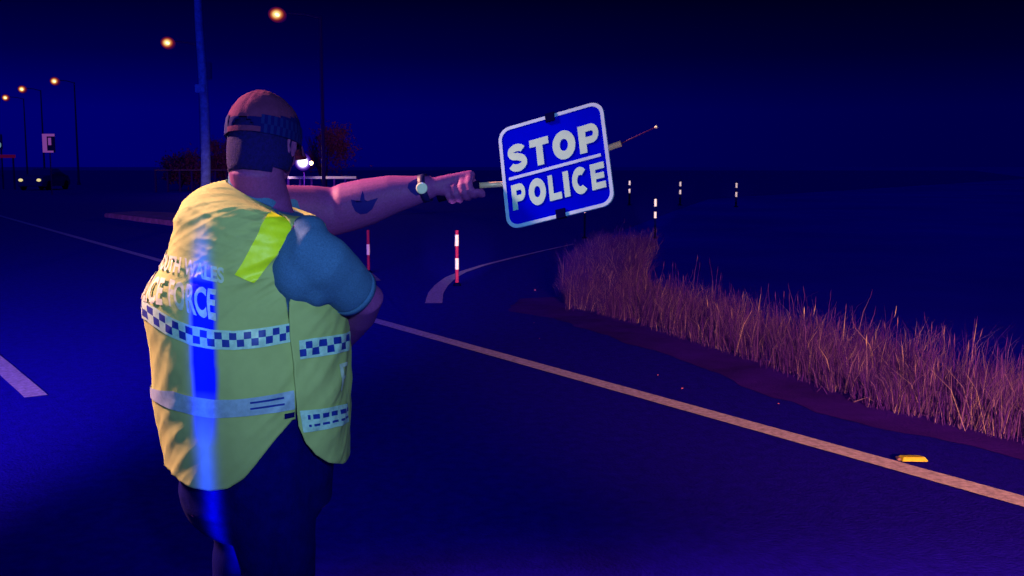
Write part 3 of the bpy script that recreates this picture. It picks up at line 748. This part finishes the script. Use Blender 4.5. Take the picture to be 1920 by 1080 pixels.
# near sleeve: broad at the armhole, hanging open near the elbow
sl = [U(548, 470, YC - .14), U(573, 470, YC - .16), U(604, 492, YC - .15), U(636, 520, YC - .10), U(655, 541, YC - .065), U(664, 549, YC - .05)]
add_tube(bm, sl, [.058, .074, .077, .073, .069, .066], 28, round_ends=False)
add_ell(bm, U(556, 505, YC - .150), (.066, .075, .092)); add_ell(bm, U(578, 438, YC - .13), (.050, .065, .052))
add_ell(bm, U(592, 530, YC - .13), (.05, .06, .066))
sl2 = [SH_L - Vector((0, 0, .02)), lerpP(SH_L, EL_L, .3) - Vector((0, 0, .018)), lerpP(SH_L, EL_L, .55) - Vector((0, 0, .016)), lerpP(SH_L, EL_L, .66) - Vector((0, 0, .014))]
add_tube(bm, sl2, [.085, .080, .078, .079], 24)
me = remesh(bm, .007, 16)
displace(me, lambda q: .0030 * noise.noise(Vector((q.x * 8 + q.z * 5, q.y * 6, q.z * 12 - q.x * 8))) - .0035 * abs(noise.noise(Vector((q.x * 5 - q.z * 14, q.y * 5, q.z * 5 + q.x * 9)))) + .0006 * noise.noise(q * 45))
obj('shirt', me, M['shirt'], ROOT, True)
def ring_strip(c0, c1, r0, m, name, parent, seg=36, th=.003):
    bm = bmesh.new(); c0, c1 = Vector(c0), Vector(c1); d_, u_, v_ = frame_of(c1 - c0)
    prof = [(c0, r0), (c0, r0 + th), (c1, r0 + th), (c1, r0)]
    rg = [[bm.verts.new(c_ + (u_ * math.cos(2 * PI * k / seg) + v_ * math.sin(2 * PI * k / seg)) * r_) for k in range(seg)] for c_, r_ in prof]
    for a_ in range(4):
        for k in range(seg): bm.faces.new((rg[a_][k], rg[a_][(k + 1) % seg], rg[(a_ + 1) % 4][(k + 1) % seg], rg[(a_ + 1) % 4][k]))
    return obj(name, bm, m, parent, True)
# collar: folded band round the neck, following the neckline
def collar():
    n = 60; rows = []
    for j, (tt, off, dz) in enumerate(((1.25, -.004, .0), (.9, .001, .004), (.3, .008, .014), (.0, .004, .022), (.0, -.006, .022), (.5, -.010, 0))):
        th = np.linspace(-PI, PI, n + 1); P = S(th, np.full(n + 1, tt), np.full(n + 1, off)); P[:, 2] += dz + .0015 * np.sin(th * 5); rows.append(P)
    return obj('collar', grid_mesh('collar', np.array(rows)), M['shirt'], ROOT, True)
collar()
ring_strip(U(658, 544, YC - .06), U(665, 550, YC - .048), .0665, M['shirt'], 'sleeve_hem', ROOT, th=.002)

# ---- trousers, belt, shoes
bm = bmesh.new()
for s in (-1, 1):
    hip = OC + ldir * s * .105 + Vector((0, 0, .86)); kn = OC + ldir * s * .14 + fdir * .03 + Vector((0, 0, .50)); an = foot[s]
    add_tube(bm, [hip + Vector((0, 0, .06)), hip.lerp(kn, .5), kn, kn.lerp(an, .5), an - Vector((0, 0, .03))], [.145, .122, .098, .09, .088], 24)
cP = S(np.array([0.0]), np.array([NT - 2.2]))[0]; wz = cP[2]
A_, B_ = np.meshgrid(ang, np.linspace(13.0, NT - .01, 10)); P = S(A_, B_, np.full(A_.shape, -.030))
rr_ = [[bm.verts.new(p) for p in row] for row in P]
for a_, b_ in zip(rr_, rr_[1:]):
    for k in range(40): bm.faces.new((a_[k], b_[k], b_[(k + 1) % 40], a_[(k + 1) % 40]))
bm.faces.new(rr_[0]); bm.faces.new(rr_[-1][::-1])
add_ell(bm, (OC.x + .01, YC, wz - .10), (.205, .19, .17))
me = remesh(bm, .010, 6)
displace(me, lambda q: .006 * noise.noise(Vector((q.x * 9, q.y * 9, q.z * 14))))
obj('trousers', me, M['trouser'], ROOT, True)
for s in (-1, 1):
    bm = bmesh.new(); an = foot[s]; fr = Matrix((fdir, ldir, Vector((0, 0, 1)))).transposed()
    add_ell(bm, (an + fdir * .11).xy.to_3d() + Vector((0, 0, .045)), (.115, .048, .045), fr); add_ell(bm, (an + fdir * .0).xy.to_3d() + Vector((0, 0, .06)), (.07, .045, .06), fr)
    add_box(bm, (-.075, -.045, .0), (.215, .045, .022), Matrix.Translation(an.xy.to_3d()) @ fr.to_4x4())
    obj('shoe', remesh(bm, .006, 3), M['leather'], ROOT, True)

# ---- vest: back panel and front panel over the shirt
def panel(name, th_l, th_r, top_t, hem, off, nc=200, nr=190):
    """columns run th_l..th_r; hem(th) gives the lowest t"""
    th = np.linspace(0, 1, nc); rows = np.linspace(0, 1, nr)
    C_, R_ = np.meshgrid(th, rows)
    l = np.interp(R_, *th_l); r = np.interp(R_, *th_r); T = l + (r - l) * C_
    hm_ = np.interp(T, *hem); TTT = top_t + (hm_ - top_t) * R_
    o = off + wrinkle(T, TTT) * np.clip((TTT - 1.2) / 2, .1, 1)
    return obj(name, grid_mesh(name, S(T, TTT, o)), M['vest'], ROOT, True)
hem_px = [(320, 884), (340, 902), (368, 913), (400, 918), (430, 914), (458, 896), (490, 858), (520, 822), (552, 788)]
hp_ = np.array([inv(*q) for q in hem_px]); hb = (np.r_[-PI - 1.6, -PI - .5, hp_[:, 0]], np.r_[hp_[0, 1] - .3, hp_[0, 1], hp_[:, 1]])
th_seam = inv(553, 700)[0]
back = panel('vest_back', ([0, 1], [-PI - 1.25, -PI - 1.0]), ([0, .3, 1], [th_seam + .05, th_seam + .02, th_seam]), 1.15, hb, .004)
fe = [inv(*q) for q in ((566, 600), (552, 650), (549, 700), (552, 750), (560, 795))]
hf_px = [(560, 800), (572, 830), (590, 852), (612, 866), (635, 869), (651, 862)]
hq = np.array([inv(*q) for q in hf_px]); hfm = (np.r_[-1.2, hq[:, 0], .3, 1.6], np.r_[hq[0, 1] - .4, hq[:, 1], hq[-1, 1], hq[-1, 1]])
e_th = [q[0] for q in fe]
front = panel('vest_front', ([0, .45, .55, .68, .8, .92, 1.0], [th_seam + .12, th_seam + .10, e_th[0], e_th[1], e_th[2], e_th[3] + .01, e_th[4]]), ([0, 1], [1.75, 1.65]), 1.15, hfm, .013, 130, 190)
def thick(o, t=.0035):
    m_ = o.modifiers.new('t', 'SOLIDIFY'); m_.thickness = t; m_.offset = -1
# face grids run opposite ways; make both outward
for o in (back, front):
    bm = bmesh.new(); bm.from_mesh(o.data); bm.normal_update()
    f0 = max(bm.faces, key=lambda f: f.calc_area()); cen = OC - o.parent.location * 0
    c_ = f0.calc_center_median(); 
    if f0.normal.dot(Vector((c_.x - OC.x, c_.y - YC, 0))) < 0: bmesh.ops.reverse_faces(bm, faces=bm.faces)
    bm.to_mesh(o.data); bm.free(); o.data.polygons.foreach_set('use_smooth', [True] * len(o.data.polygons)); thick(o)

def strip_on(parent, name, top, bot, off, n, m, rows=4, mi=None, mats=None, th_ext=None, thickn=.0012):
    a_ = polyi(top, n + 1); b_ = polyi(bot, n + 1)
    if th_ext:
        k = 14; ex = np.linspace(-th_ext, 0, k, endpoint=False)
        a_ = np.r_[np.stack([a_[0, 0] + ex, np.full(k, a_[0, 1])], -1), a_]; b_ = np.r_[np.stack([b_[0, 0] + ex, np.full(k, b_[0, 1])], -1), b_]
    f = np.linspace(0, 1, rows + 1)[:, None, None]; Q = a_[None] * (1 - f) + b_[None] * f
    wr = wrinkle(Q[..., 0], Q[..., 1]) * np.clip((Q[..., 1] - 1.2) / 2, .1, 1)
    P = S(Q[..., 0], Q[..., 1], off + wr)
    nn = P.shape[1] - 1
    fm = None
    if mi: fm = [[mi(i, j, nn) for i in range(nn)] for j in range(rows)]
    o = obj(name, grid_mesh(name, P, fm), mats or m, parent, True)
    return o
# checkered band: border, two rows of checks, border
def chk(per, rows=8):
    def f(i, j, nn):
        if j == 0 or j == rows - 1: return 0
        return 1 if ((i // per) + (0 if j < rows / 2 else 1)) % 2 else 0
    return f
ct_ = [(278, 562), (300, 577), (330, 595), (365, 609), (400, 617), (440, 619), (490, 614), (553, 605)]
cb_ = [(281, 600), (302, 614), (332, 632), (365, 645), (400, 653), (440, 655), (490, 650), (553, 640)]
strip_on(back, 'checker_band', ct_, cb_, .0075, 132, None, 8, chk(6), [M['silver'], M['check']], .8)
strip_on(front, 'checker_band', [(556, 637), (585, 633), (620, 627), (652, 620)], [(558, 672), (585, 669), (620, 662), (653, 655)], .0165, 42, None, 8, chk(5), [M['silver'], M['check']])
# lower reflective band with printed dashes
def dash(rows=9):
    def f(i, j, nn):
        return 1 if (j in (2, 5)) and (nn * .72 < i < nn * .93) else 0
    return f
strip_on(back, 'reflective_band', [(298, 720), (330, 733), (365, 743), (400, 748), (440, 747), (490, 742), (551, 731)],
         [(300, 754), (330, 768), (365, 777), (400, 782), (440, 780), (490, 776), (553, 768)], .0075, 90, None, 9, dash(), [M['silver2'], M['check']], .8)
def grid_(i, j, nn): return 1 if (j in (2, 3, 6) and i % 7 > 1 and i > 4) else 0
strip_on(front, 'reflective_band', [(560, 770), (590, 766), (620, 760), (654, 754)], [(566, 810), (592, 806), (622, 799), (655, 791)], .0165, 42, None, 9, grid_, [M['silver'], M['check']])
# small tab where the panels meet
strip_on(back, 'side_tab', [(533, 776), (552, 772)], [(534, 786), (553, 782)], .011, 6, M['capdark'], 3)
# fluorescent tape over the shoulder
strip_on(back, 'shoulder_tape', [(506, 394), (524, 404), (541, 417)], [(441, 514), (458, 523), (476, 530)], .0085, 14, M['fluoro'], 30)
# vertical blue light streak, painted into a soft-edged strip of the vest
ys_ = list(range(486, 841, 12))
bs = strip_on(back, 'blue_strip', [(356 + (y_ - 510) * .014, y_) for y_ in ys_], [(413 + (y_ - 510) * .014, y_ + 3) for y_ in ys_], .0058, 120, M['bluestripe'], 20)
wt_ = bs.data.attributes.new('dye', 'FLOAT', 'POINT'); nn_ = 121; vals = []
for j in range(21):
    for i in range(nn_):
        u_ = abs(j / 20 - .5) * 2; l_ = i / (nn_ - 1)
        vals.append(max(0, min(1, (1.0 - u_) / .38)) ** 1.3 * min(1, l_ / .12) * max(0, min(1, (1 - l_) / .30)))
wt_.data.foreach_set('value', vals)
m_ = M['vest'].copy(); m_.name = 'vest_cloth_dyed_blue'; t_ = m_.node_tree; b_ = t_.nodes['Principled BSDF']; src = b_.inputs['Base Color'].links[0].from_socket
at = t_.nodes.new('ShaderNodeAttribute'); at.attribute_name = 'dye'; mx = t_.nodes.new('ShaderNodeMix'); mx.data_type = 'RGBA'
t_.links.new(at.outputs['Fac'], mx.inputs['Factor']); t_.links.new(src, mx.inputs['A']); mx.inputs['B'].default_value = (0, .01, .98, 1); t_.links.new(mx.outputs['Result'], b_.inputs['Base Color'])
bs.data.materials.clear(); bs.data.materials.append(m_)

# printed words wrapped on the vest
def text_mesh(s, off=.0):
    cu = bpy.data.curves.new('t', 'FONT'); cu.body = s; cu.size = 1; cu.offset = off; cu.resolution_u = 4; cu.fill_mode = 'FRONT'
    o = bpy.data.objects.new('t', cu); COL.objects.link(o)
    dg = bpy.context.evaluated_depsgraph_get(); me = bpy.data.meshes.new_from_object(o.evaluated_get(dg)); bpy.data.objects.remove(o); return me
def wrap_text(parent, name, s, quad, m, off, bold=.02):
    """quad: pixel corners tl, tr, br, bl measured in the photograph -> cloth coordinates"""
    me = text_mesh(s, bold); q = [inv(*c_) if not (len(c_) == 3) else c_[:2] for c_ in quad]
    me = me
    bm = bmesh.new(); bm.from_mesh(me)
    bmesh.ops.subdivide_edges(bm, edges=[e_ for e_ in bm.edges if e_.calc_length() > .05], cuts=3)
    bmesh.ops.triangulate(bm, faces=bm.faces)
    xs = [v_.co.x for v_ in bm.verts]; ys = [v_.co.y for v_ in bm.verts]; x0, x1, y0, y1 = min(xs), max(xs), min(ys), max(ys)
    UV = np.array([((v_.co.x - x0) / (x1 - x0), (v_.co.y - y0) / (y1 - y0)) for v_ in bm.verts]); q = np.array(q)
    u, v = UV[:, :1], UV[:, 1:]
    Q = (q[3] * (1 - u) + q[2] * u) * (1 - v) + (q[0] * (1 - u) + q[1] * u) * v
    P = S(Q[:, 0], Q[:, 1], off + wrinkle(Q[:, 0], Q[:, 1]) * np.clip((Q[:, 1] - 1.2) / 2, .1, 1))
    for v_, p in zip(bm.verts, P): v_.co = p
    o = obj(name, bm, m, parent)
    return np.array(q), o
q1, _ = wrap_text(back, 'lettering', 'WALES', [(352, 482), (424, 501), (422, 531), (350, 512)], M['print'], .0098, .04)
d1 = (q1[1] - q1[0]) * 1.0; dd = (q1[2] - q1[3])
def ext(q, d_, f0, f1):   # neighbouring word further round the back, in cloth coordinates
    return [(*(q[0] + d_ * f0), 0), (*(q[0] + d_ * f1), 0), (*(q[3] + d_ * f1), 0), (*(q[3] + d_ * f0), 0)]
wrap_text(back, 'lettering', 'NEW SOUTH', ext(q1, d1 * np.array([1, .15]), -1.95, -.10), M['print'], .0098, .04)
q2, _ = wrap_text(back, 'lettering', 'FORCE', [(327, 521), (410, 541), (408, 602), (326, 573)], M['print'], .0098, .03)
wrap_text(back, 'lettering', 'POLICE', ext(q2, (q2[1] - q2[0]) * np.array([1, .1]), -1.35, -.14), M['print'], .0098, .03)
p0_ = inv(626, 682); p1_ = inv(628, 732)
wrap_text(front, 'lettering', 'P', [(*p0_, 0), (p0_[0] + .26, p0_[1], 0), (p1_[0] + .26, p1_[1], 0), (*p1_, 0)], M['print'], .0165, .0)

# ---- dark forearm patches, watch
def on_arm(a_, b_, r_a, r_b, outline, name, m, lift=.0012):
    """patch that follows the forearm: outline in (along 0..1, angle) pairs"""
    ax = (b_ - a_); d_ = ax.normalized(); tocam = (Vector((0, -1, 0)) - d_ * Vector((0, -1, 0)).dot(d_)).normalized(); up_ = d_.cross(tocam) * -1
    if up_.z < 0: up_ = -up_
    bm = bmesh.new(); n = len(outline); cen = (sum(p[0] for p in outline) / n, sum(p[1] for p in outline) / n)
    def pt(s, a2):
        c_ = a_ + ax * s; r_ = r_a(s) + lift; return c_ + (tocam * math.cos(a2) + up_ * math.sin(a2)) * r_
    rg = []
    for k in range(5):
        f = k / 4; rg.append([bm.verts.new(pt(cen[0] + (p[0] - cen[0]) * f, cen[1] + (p[1] - cen[1]) * f)) for p in outline] if k else [bm.verts.new(pt(*cen))])
    for i in range(n): bm.faces.new((rg[0][0], rg[1][i], rg[1][(i + 1) % n]))
    for k in range(1, 4):
        for i in range(n): bm.faces.new((rg[k][i], rg[k + 1][i], rg[k + 1][(i + 1) % n], rg[k][(i + 1) % n]))
    # keep it on the skin
    return obj(name, bm, m, ROOT, True)
from mathutils.bvhtree import BVHTree
bvh = BVHTree.FromPolygons([v_.co + OC for v_ in person.data.vertices], [tuple(p_.vertices) for p_ in person.data.polygons])
def decal(name, outline_px, m, lift=.0010):
    cx = sum(p[0] for p in outline_px) / len(outline_px); cy = sum(p[1] for p in outline_px) / len(outline_px)
    bm = bmesh.new(); n = len(outline_px)
    def hit(px, py):
        d_ = (U(px, py, 3) - Vector((0, 0, H))).normalized(); loc, nn, *_r = bvh.ray_cast(Vector((0, 0, H)), d_)
        return (loc + nn * lift) if loc else None
    rg = []
    for k in range(6):
        f = k / 5; pts_ = [hit(cx + (p[0] - cx) * f, cy + (p[1] - cy) * f) for p in outline_px] if k else [hit(cx, cy)]
        rg.append([bm.verts.new(q) if q else None for q in pts_])
    for i in range(n):
        t_ = (rg[0][0], rg[1][i], rg[1][(i + 1) % n])
        if all(t_): bm.faces.new(t_)
        for k in range(1, 5):
            t_ = (rg[k][i], rg[k + 1][i], rg[k + 1][(i + 1) % n], rg[k][(i + 1) % n])
            if all(t_): bm.faces.new(t_)
    return obj(name, bm, m, ROOT, True)
decal('tattoo', [(658, 374), (666, 376), (675, 376), (677, 366), (680, 358), (683, 366), (684, 375), (690, 377), (698, 374), (709, 371), (704, 380), (698, 392), (688, 400), (676, 402), (666, 396), (660, 384)], M['ink'])
decal('tattoo', [(766, 344), (776, 337), (788, 334), (796, 338), (798, 352), (792, 363), (780, 367), (770, 360), (764, 352)], M['ink'])
wc = lerpP(EL_L, WR_L, .985); wd = (WR_L - EL_L).normalized()
wt = ring_strip(wc - wd * .011, wc + wd * .011, .0385, M['strap'], 'watch', ROOT)
_, u_, v_ = frame_of(wd); nrm = (Vector((0, -1, .05)) - wd * Vector((0, -1, .05)).dot(wd)).normalized()
bm = bmesh.new(); add_tube(bm, [wc + nrm * .040, wc + nrm * .047, wc + nrm * .049], [.0165, .0165, .013], 20)
obj('watch_case', bm, M['steel'], wt)

# ================================================================== SIGN
SY = YC + .17
scx = FPX / SY
C0 = U(1040, 311, SY)
ax_ = Vector((196, -82, 53)).normalized(); ay_ = Vector((-20, 77, 189)); ay_ = (ay_ - ax_ * ay_.dot(ax_)).normalized(); an_ = ax_.cross(ay_).normalized()
if an_.y > 0: an_ = -an_
Wd, Hd = .1630 * 2, .1540 * 2
root = empty('stop_sign', C0, 'blue hand-held police stop sign with white lettering', 'sign')
def sp_(x, y, z=0): return C0 + ax_ * x + ay_ * y + an_ * z
def rrect(w_, h_, r_, n=8):
    o = []
    for cx, cy, a0 in ((w_ - r_, h_ - r_, 0), (-w_ + r_, h_ - r_, 90), (-w_ + r_, -h_ + r_, 180), (w_ - r_, -h_ + r_, 270)):
        for k in range(n + 1): a_ = R(a0 + 90 * k / n); o.append((cx + r_ * math.cos(a_), cy + r_ * math.sin(a_)))
    return o
def plate(outline, z0, z1, m, name, inner=None):
    bm = bmesh.new()
    lo = [bm.verts.new(sp_(x, y, z0)) for x, y in outline]; hi = [bm.verts.new(sp_(x, y, z1)) for x, y in outline]; n = len(lo)
    for k in range(n): bm.faces.new((lo[k], lo[(k + 1) % n], hi[(k + 1) % n], hi[k]))
    if inner:
        li = [bm.verts.new(sp_(x, y, z0)) for x, y in inner]; hi2 = [bm.verts.new(sp_(x, y, z1)) for x, y in inner]
        for k in range(n):
            j = (k + 1) % n
            bm.faces.new((hi[k], hi[j], hi2[j], hi2[k])); bm.faces.new((lo[k], li[k], li[j], lo[j])); bm.faces.new((hi2[k], hi2[j], li[j], li[k]))
    else: bm.faces.new(hi); bm.faces.new(lo[::-1])
    bmesh.ops.recalc_face_normals(bm, faces=bm.faces)
    return obj(name, bm, m, root)
w2, h2 = Wd / 2, Hd / 2
plate(rrect(w2, h2, .036), -.002, .002, M['signblue'], 'sign_panel')
plate(rrect(w2 + .001, h2 + .001, .037), -.0025, .0035, M['signedge'], 'sign_border', rrect(w2 - .0090, h2 - .0090, .029))
# glyphs drawn as heavy strokes
def glyph(ch):
    """outline strokes in a 1x1 cell: list of (closed ring pair | polyline with half width)"""
    W_ = .155
    def arc(cx, cy, rx, ry, a0, a1, n=18): return [(cx + rx * math.cos(R(a0 + (a1 - a0) * k / n)), cy + ry * math.sin(R(a0 + (a1 - a0) * k / n))) for k in range(n + 1)]
    if ch == 'T': return [[(0.0, .86), (1.0, .86)], [(.5, .725), (.5, 0)]], [.135, .17]
    if ch == 'I': return [[(.5, 1), (.5, 0)]], [.5]
    if ch == 'L': return [[(.18, 1), (.18, 0)], [(.36, .13), (1, .13)]], [.18, .13]
    if ch == 'E': return [[(.17, 1), (.17, 0)], [(.34, .875), (1, .875)], [(.34, .5), (.94, .5)], [(.34, .125), (1, .125)]], [.17, .125, .115, .125]
    if ch == 'O': return [arc(.5, .5, .335, .375, 90, 450, 36)], [.155]
    if ch == 'C': return [arc(.52, .5, .345, .375, 48, 312, 30)], [.155]
    if ch == 'P': return [[(.17, 1), (.17, 0)], [(.34, .88), (.60, .88)] + arc(.60, .655, .235, .225, 78, -78, 14) + [(.60, .43), (.34, .43)]], [.17, .125]
    if ch == 'S':
        top = arc(.50, .715, .32, .165, 20, 270, 20); bot = arc(.50, .315, .34, .195, 78, -160, 20)
        return [top + bot[1:]], [.135]
def draw_word(word, x0, x1, y0, y1, gapf, name, widths=None):
    ws = [widths.get(c_, 1) for c_ in word]; tot = sum(ws) + gapf * (len(word) - 1); u = (x1 - x0) / tot; x = x0
    for ch, wch in zip(word, ws):
        cw = wch * u; bm = bmesh.new(); st, hw = glyph(ch)
        for si, (pl, h_) in enumerate(zip(st, hw)):
            z = .0042 + .0003 * si; asp = (y1 - y0) / cw
            pts_ = [Vector((x + px * cw, y0 + py * (y1 - y0))) for px, py in pl]; closed = (pts_[0] - pts_[-1]).length < 1e-5
            rows = []
            for k, p in enumerate(pts_):
                a_ = pts_[k - 1] if k else (pts_[-2] if closed else p); b_ = pts_[k + 1] if k < len(pts_) - 1 else (pts_[1] if closed else p)
                d_ = (b_ - a_).normalized(); nn = Vector((-d_.y, d_.x)); nn2 = Vector((nn.x * h_ * cw, nn.y * h_ * (y1 - y0) if abs(nn.y) > .01 else 0))
                # stroke weight: measured in cell units on each axis
                rows.append((p + nn2, p - nn2))
            t_ = [(bm.verts.new(sp_(*a_, z)), bm.verts.new(sp_(*b_, z)), bm.verts.new(sp_(*b_, .0021)), bm.verts.new(sp_(*a_, .0021))) for a_, b_ in rows]
            for a_, b_ in zip(t_, t_[1:]):
                for k in range(4): bm.faces.new((a_[k], b_[k], b_[(k + 1) % 4], a_[(k + 1) % 4]))
            if not closed: bm.faces.new(t_[0]); bm.faces.new(t_[-1][::-1])
        bmesh.ops.recalc_face_normals(bm, faces=bm.faces)
        obj(name, bm, M['signwhite'], root)
        x += (wch + gapf) * u
draw_word('STOP', -w2 + .021, w2 - .018, .012, .094, .16, 'letter', {'S': .98, 'T': .92, 'O': 1.10, 'P': .98})
draw_word('POLICE', -w2 + .024, w2 - .017, -.102, -.026, .18, 'letter', {'P': .95, 'O': 1.15, 'L': .80, 'I': .36, 'C': 1.05, 'E': .88})
plate([(-w2 + .020, -.0095), (w2 - .022, -.0095), (w2 - .022, -.0005), (-w2 + .020, -.0005)], .0021, .0038, M['signedge'], 'divider_line')
for y in (h2 - .008, -h2 + .008):
    s = 1 if y > 0 else -1
    plate([(x + .004, y + yy) for x, yy in ((-.014, -.012), (.014, -.012), (.014, .014), (-.014, .014))], -.006, .0075, M['black'], 'clip')
# telescopic pole behind the panel
pA, pB = U(868, 357, YC + .235), U(1163, 266, SY - .09)
pd = (pB - pA).normalized()
base_off = an_ * -.013
def rod(a_, b_, r_, m, name, seg=14):
    bm = bmesh.new(); add_tube(bm, [a_, b_], r_, seg); return obj(name, bm, m, root, False)
# pole stays behind the panel: follow the panel's own axis across it
q0 = U(908, 345, YC + .235); q1_ = sp_(-w2 - .002, -.008, -.016); q2_ = sp_(w2 + .034, .020, -.016)
bm = bmesh.new(); gs = GC - gax * .075; ge_ = GC + gax * .055
add_tube(bm, [gs, gs.lerp(ge_, .5), ge_], [.0155, .0155, .0150], 18); obj('grip', bm, M['black'], root, True)
bm = bmesh.new(); add_tube(bm, [ge_, q1_ + (ge_ - q1_) * .2, q1_, q2_], [.0085, .0085, .0085, .0085], 14); obj('handle_tube', bm, M['tube'], root, True)
tip = U(1230, 238, q2_.y - .02)
bm = bmesh.new(); add_tube(bm, [q2_, tip], [.0022, .0014], 8); obj('thin_rod', bm, mat('dark_red_rod', (.07, .01, .12), .6, .1), root, True)
bm = bmesh.new(); add_ell(bm, tip, (.0045, .0045, .0045)); obj('rod_tip', bm, M['steel'], root, True)
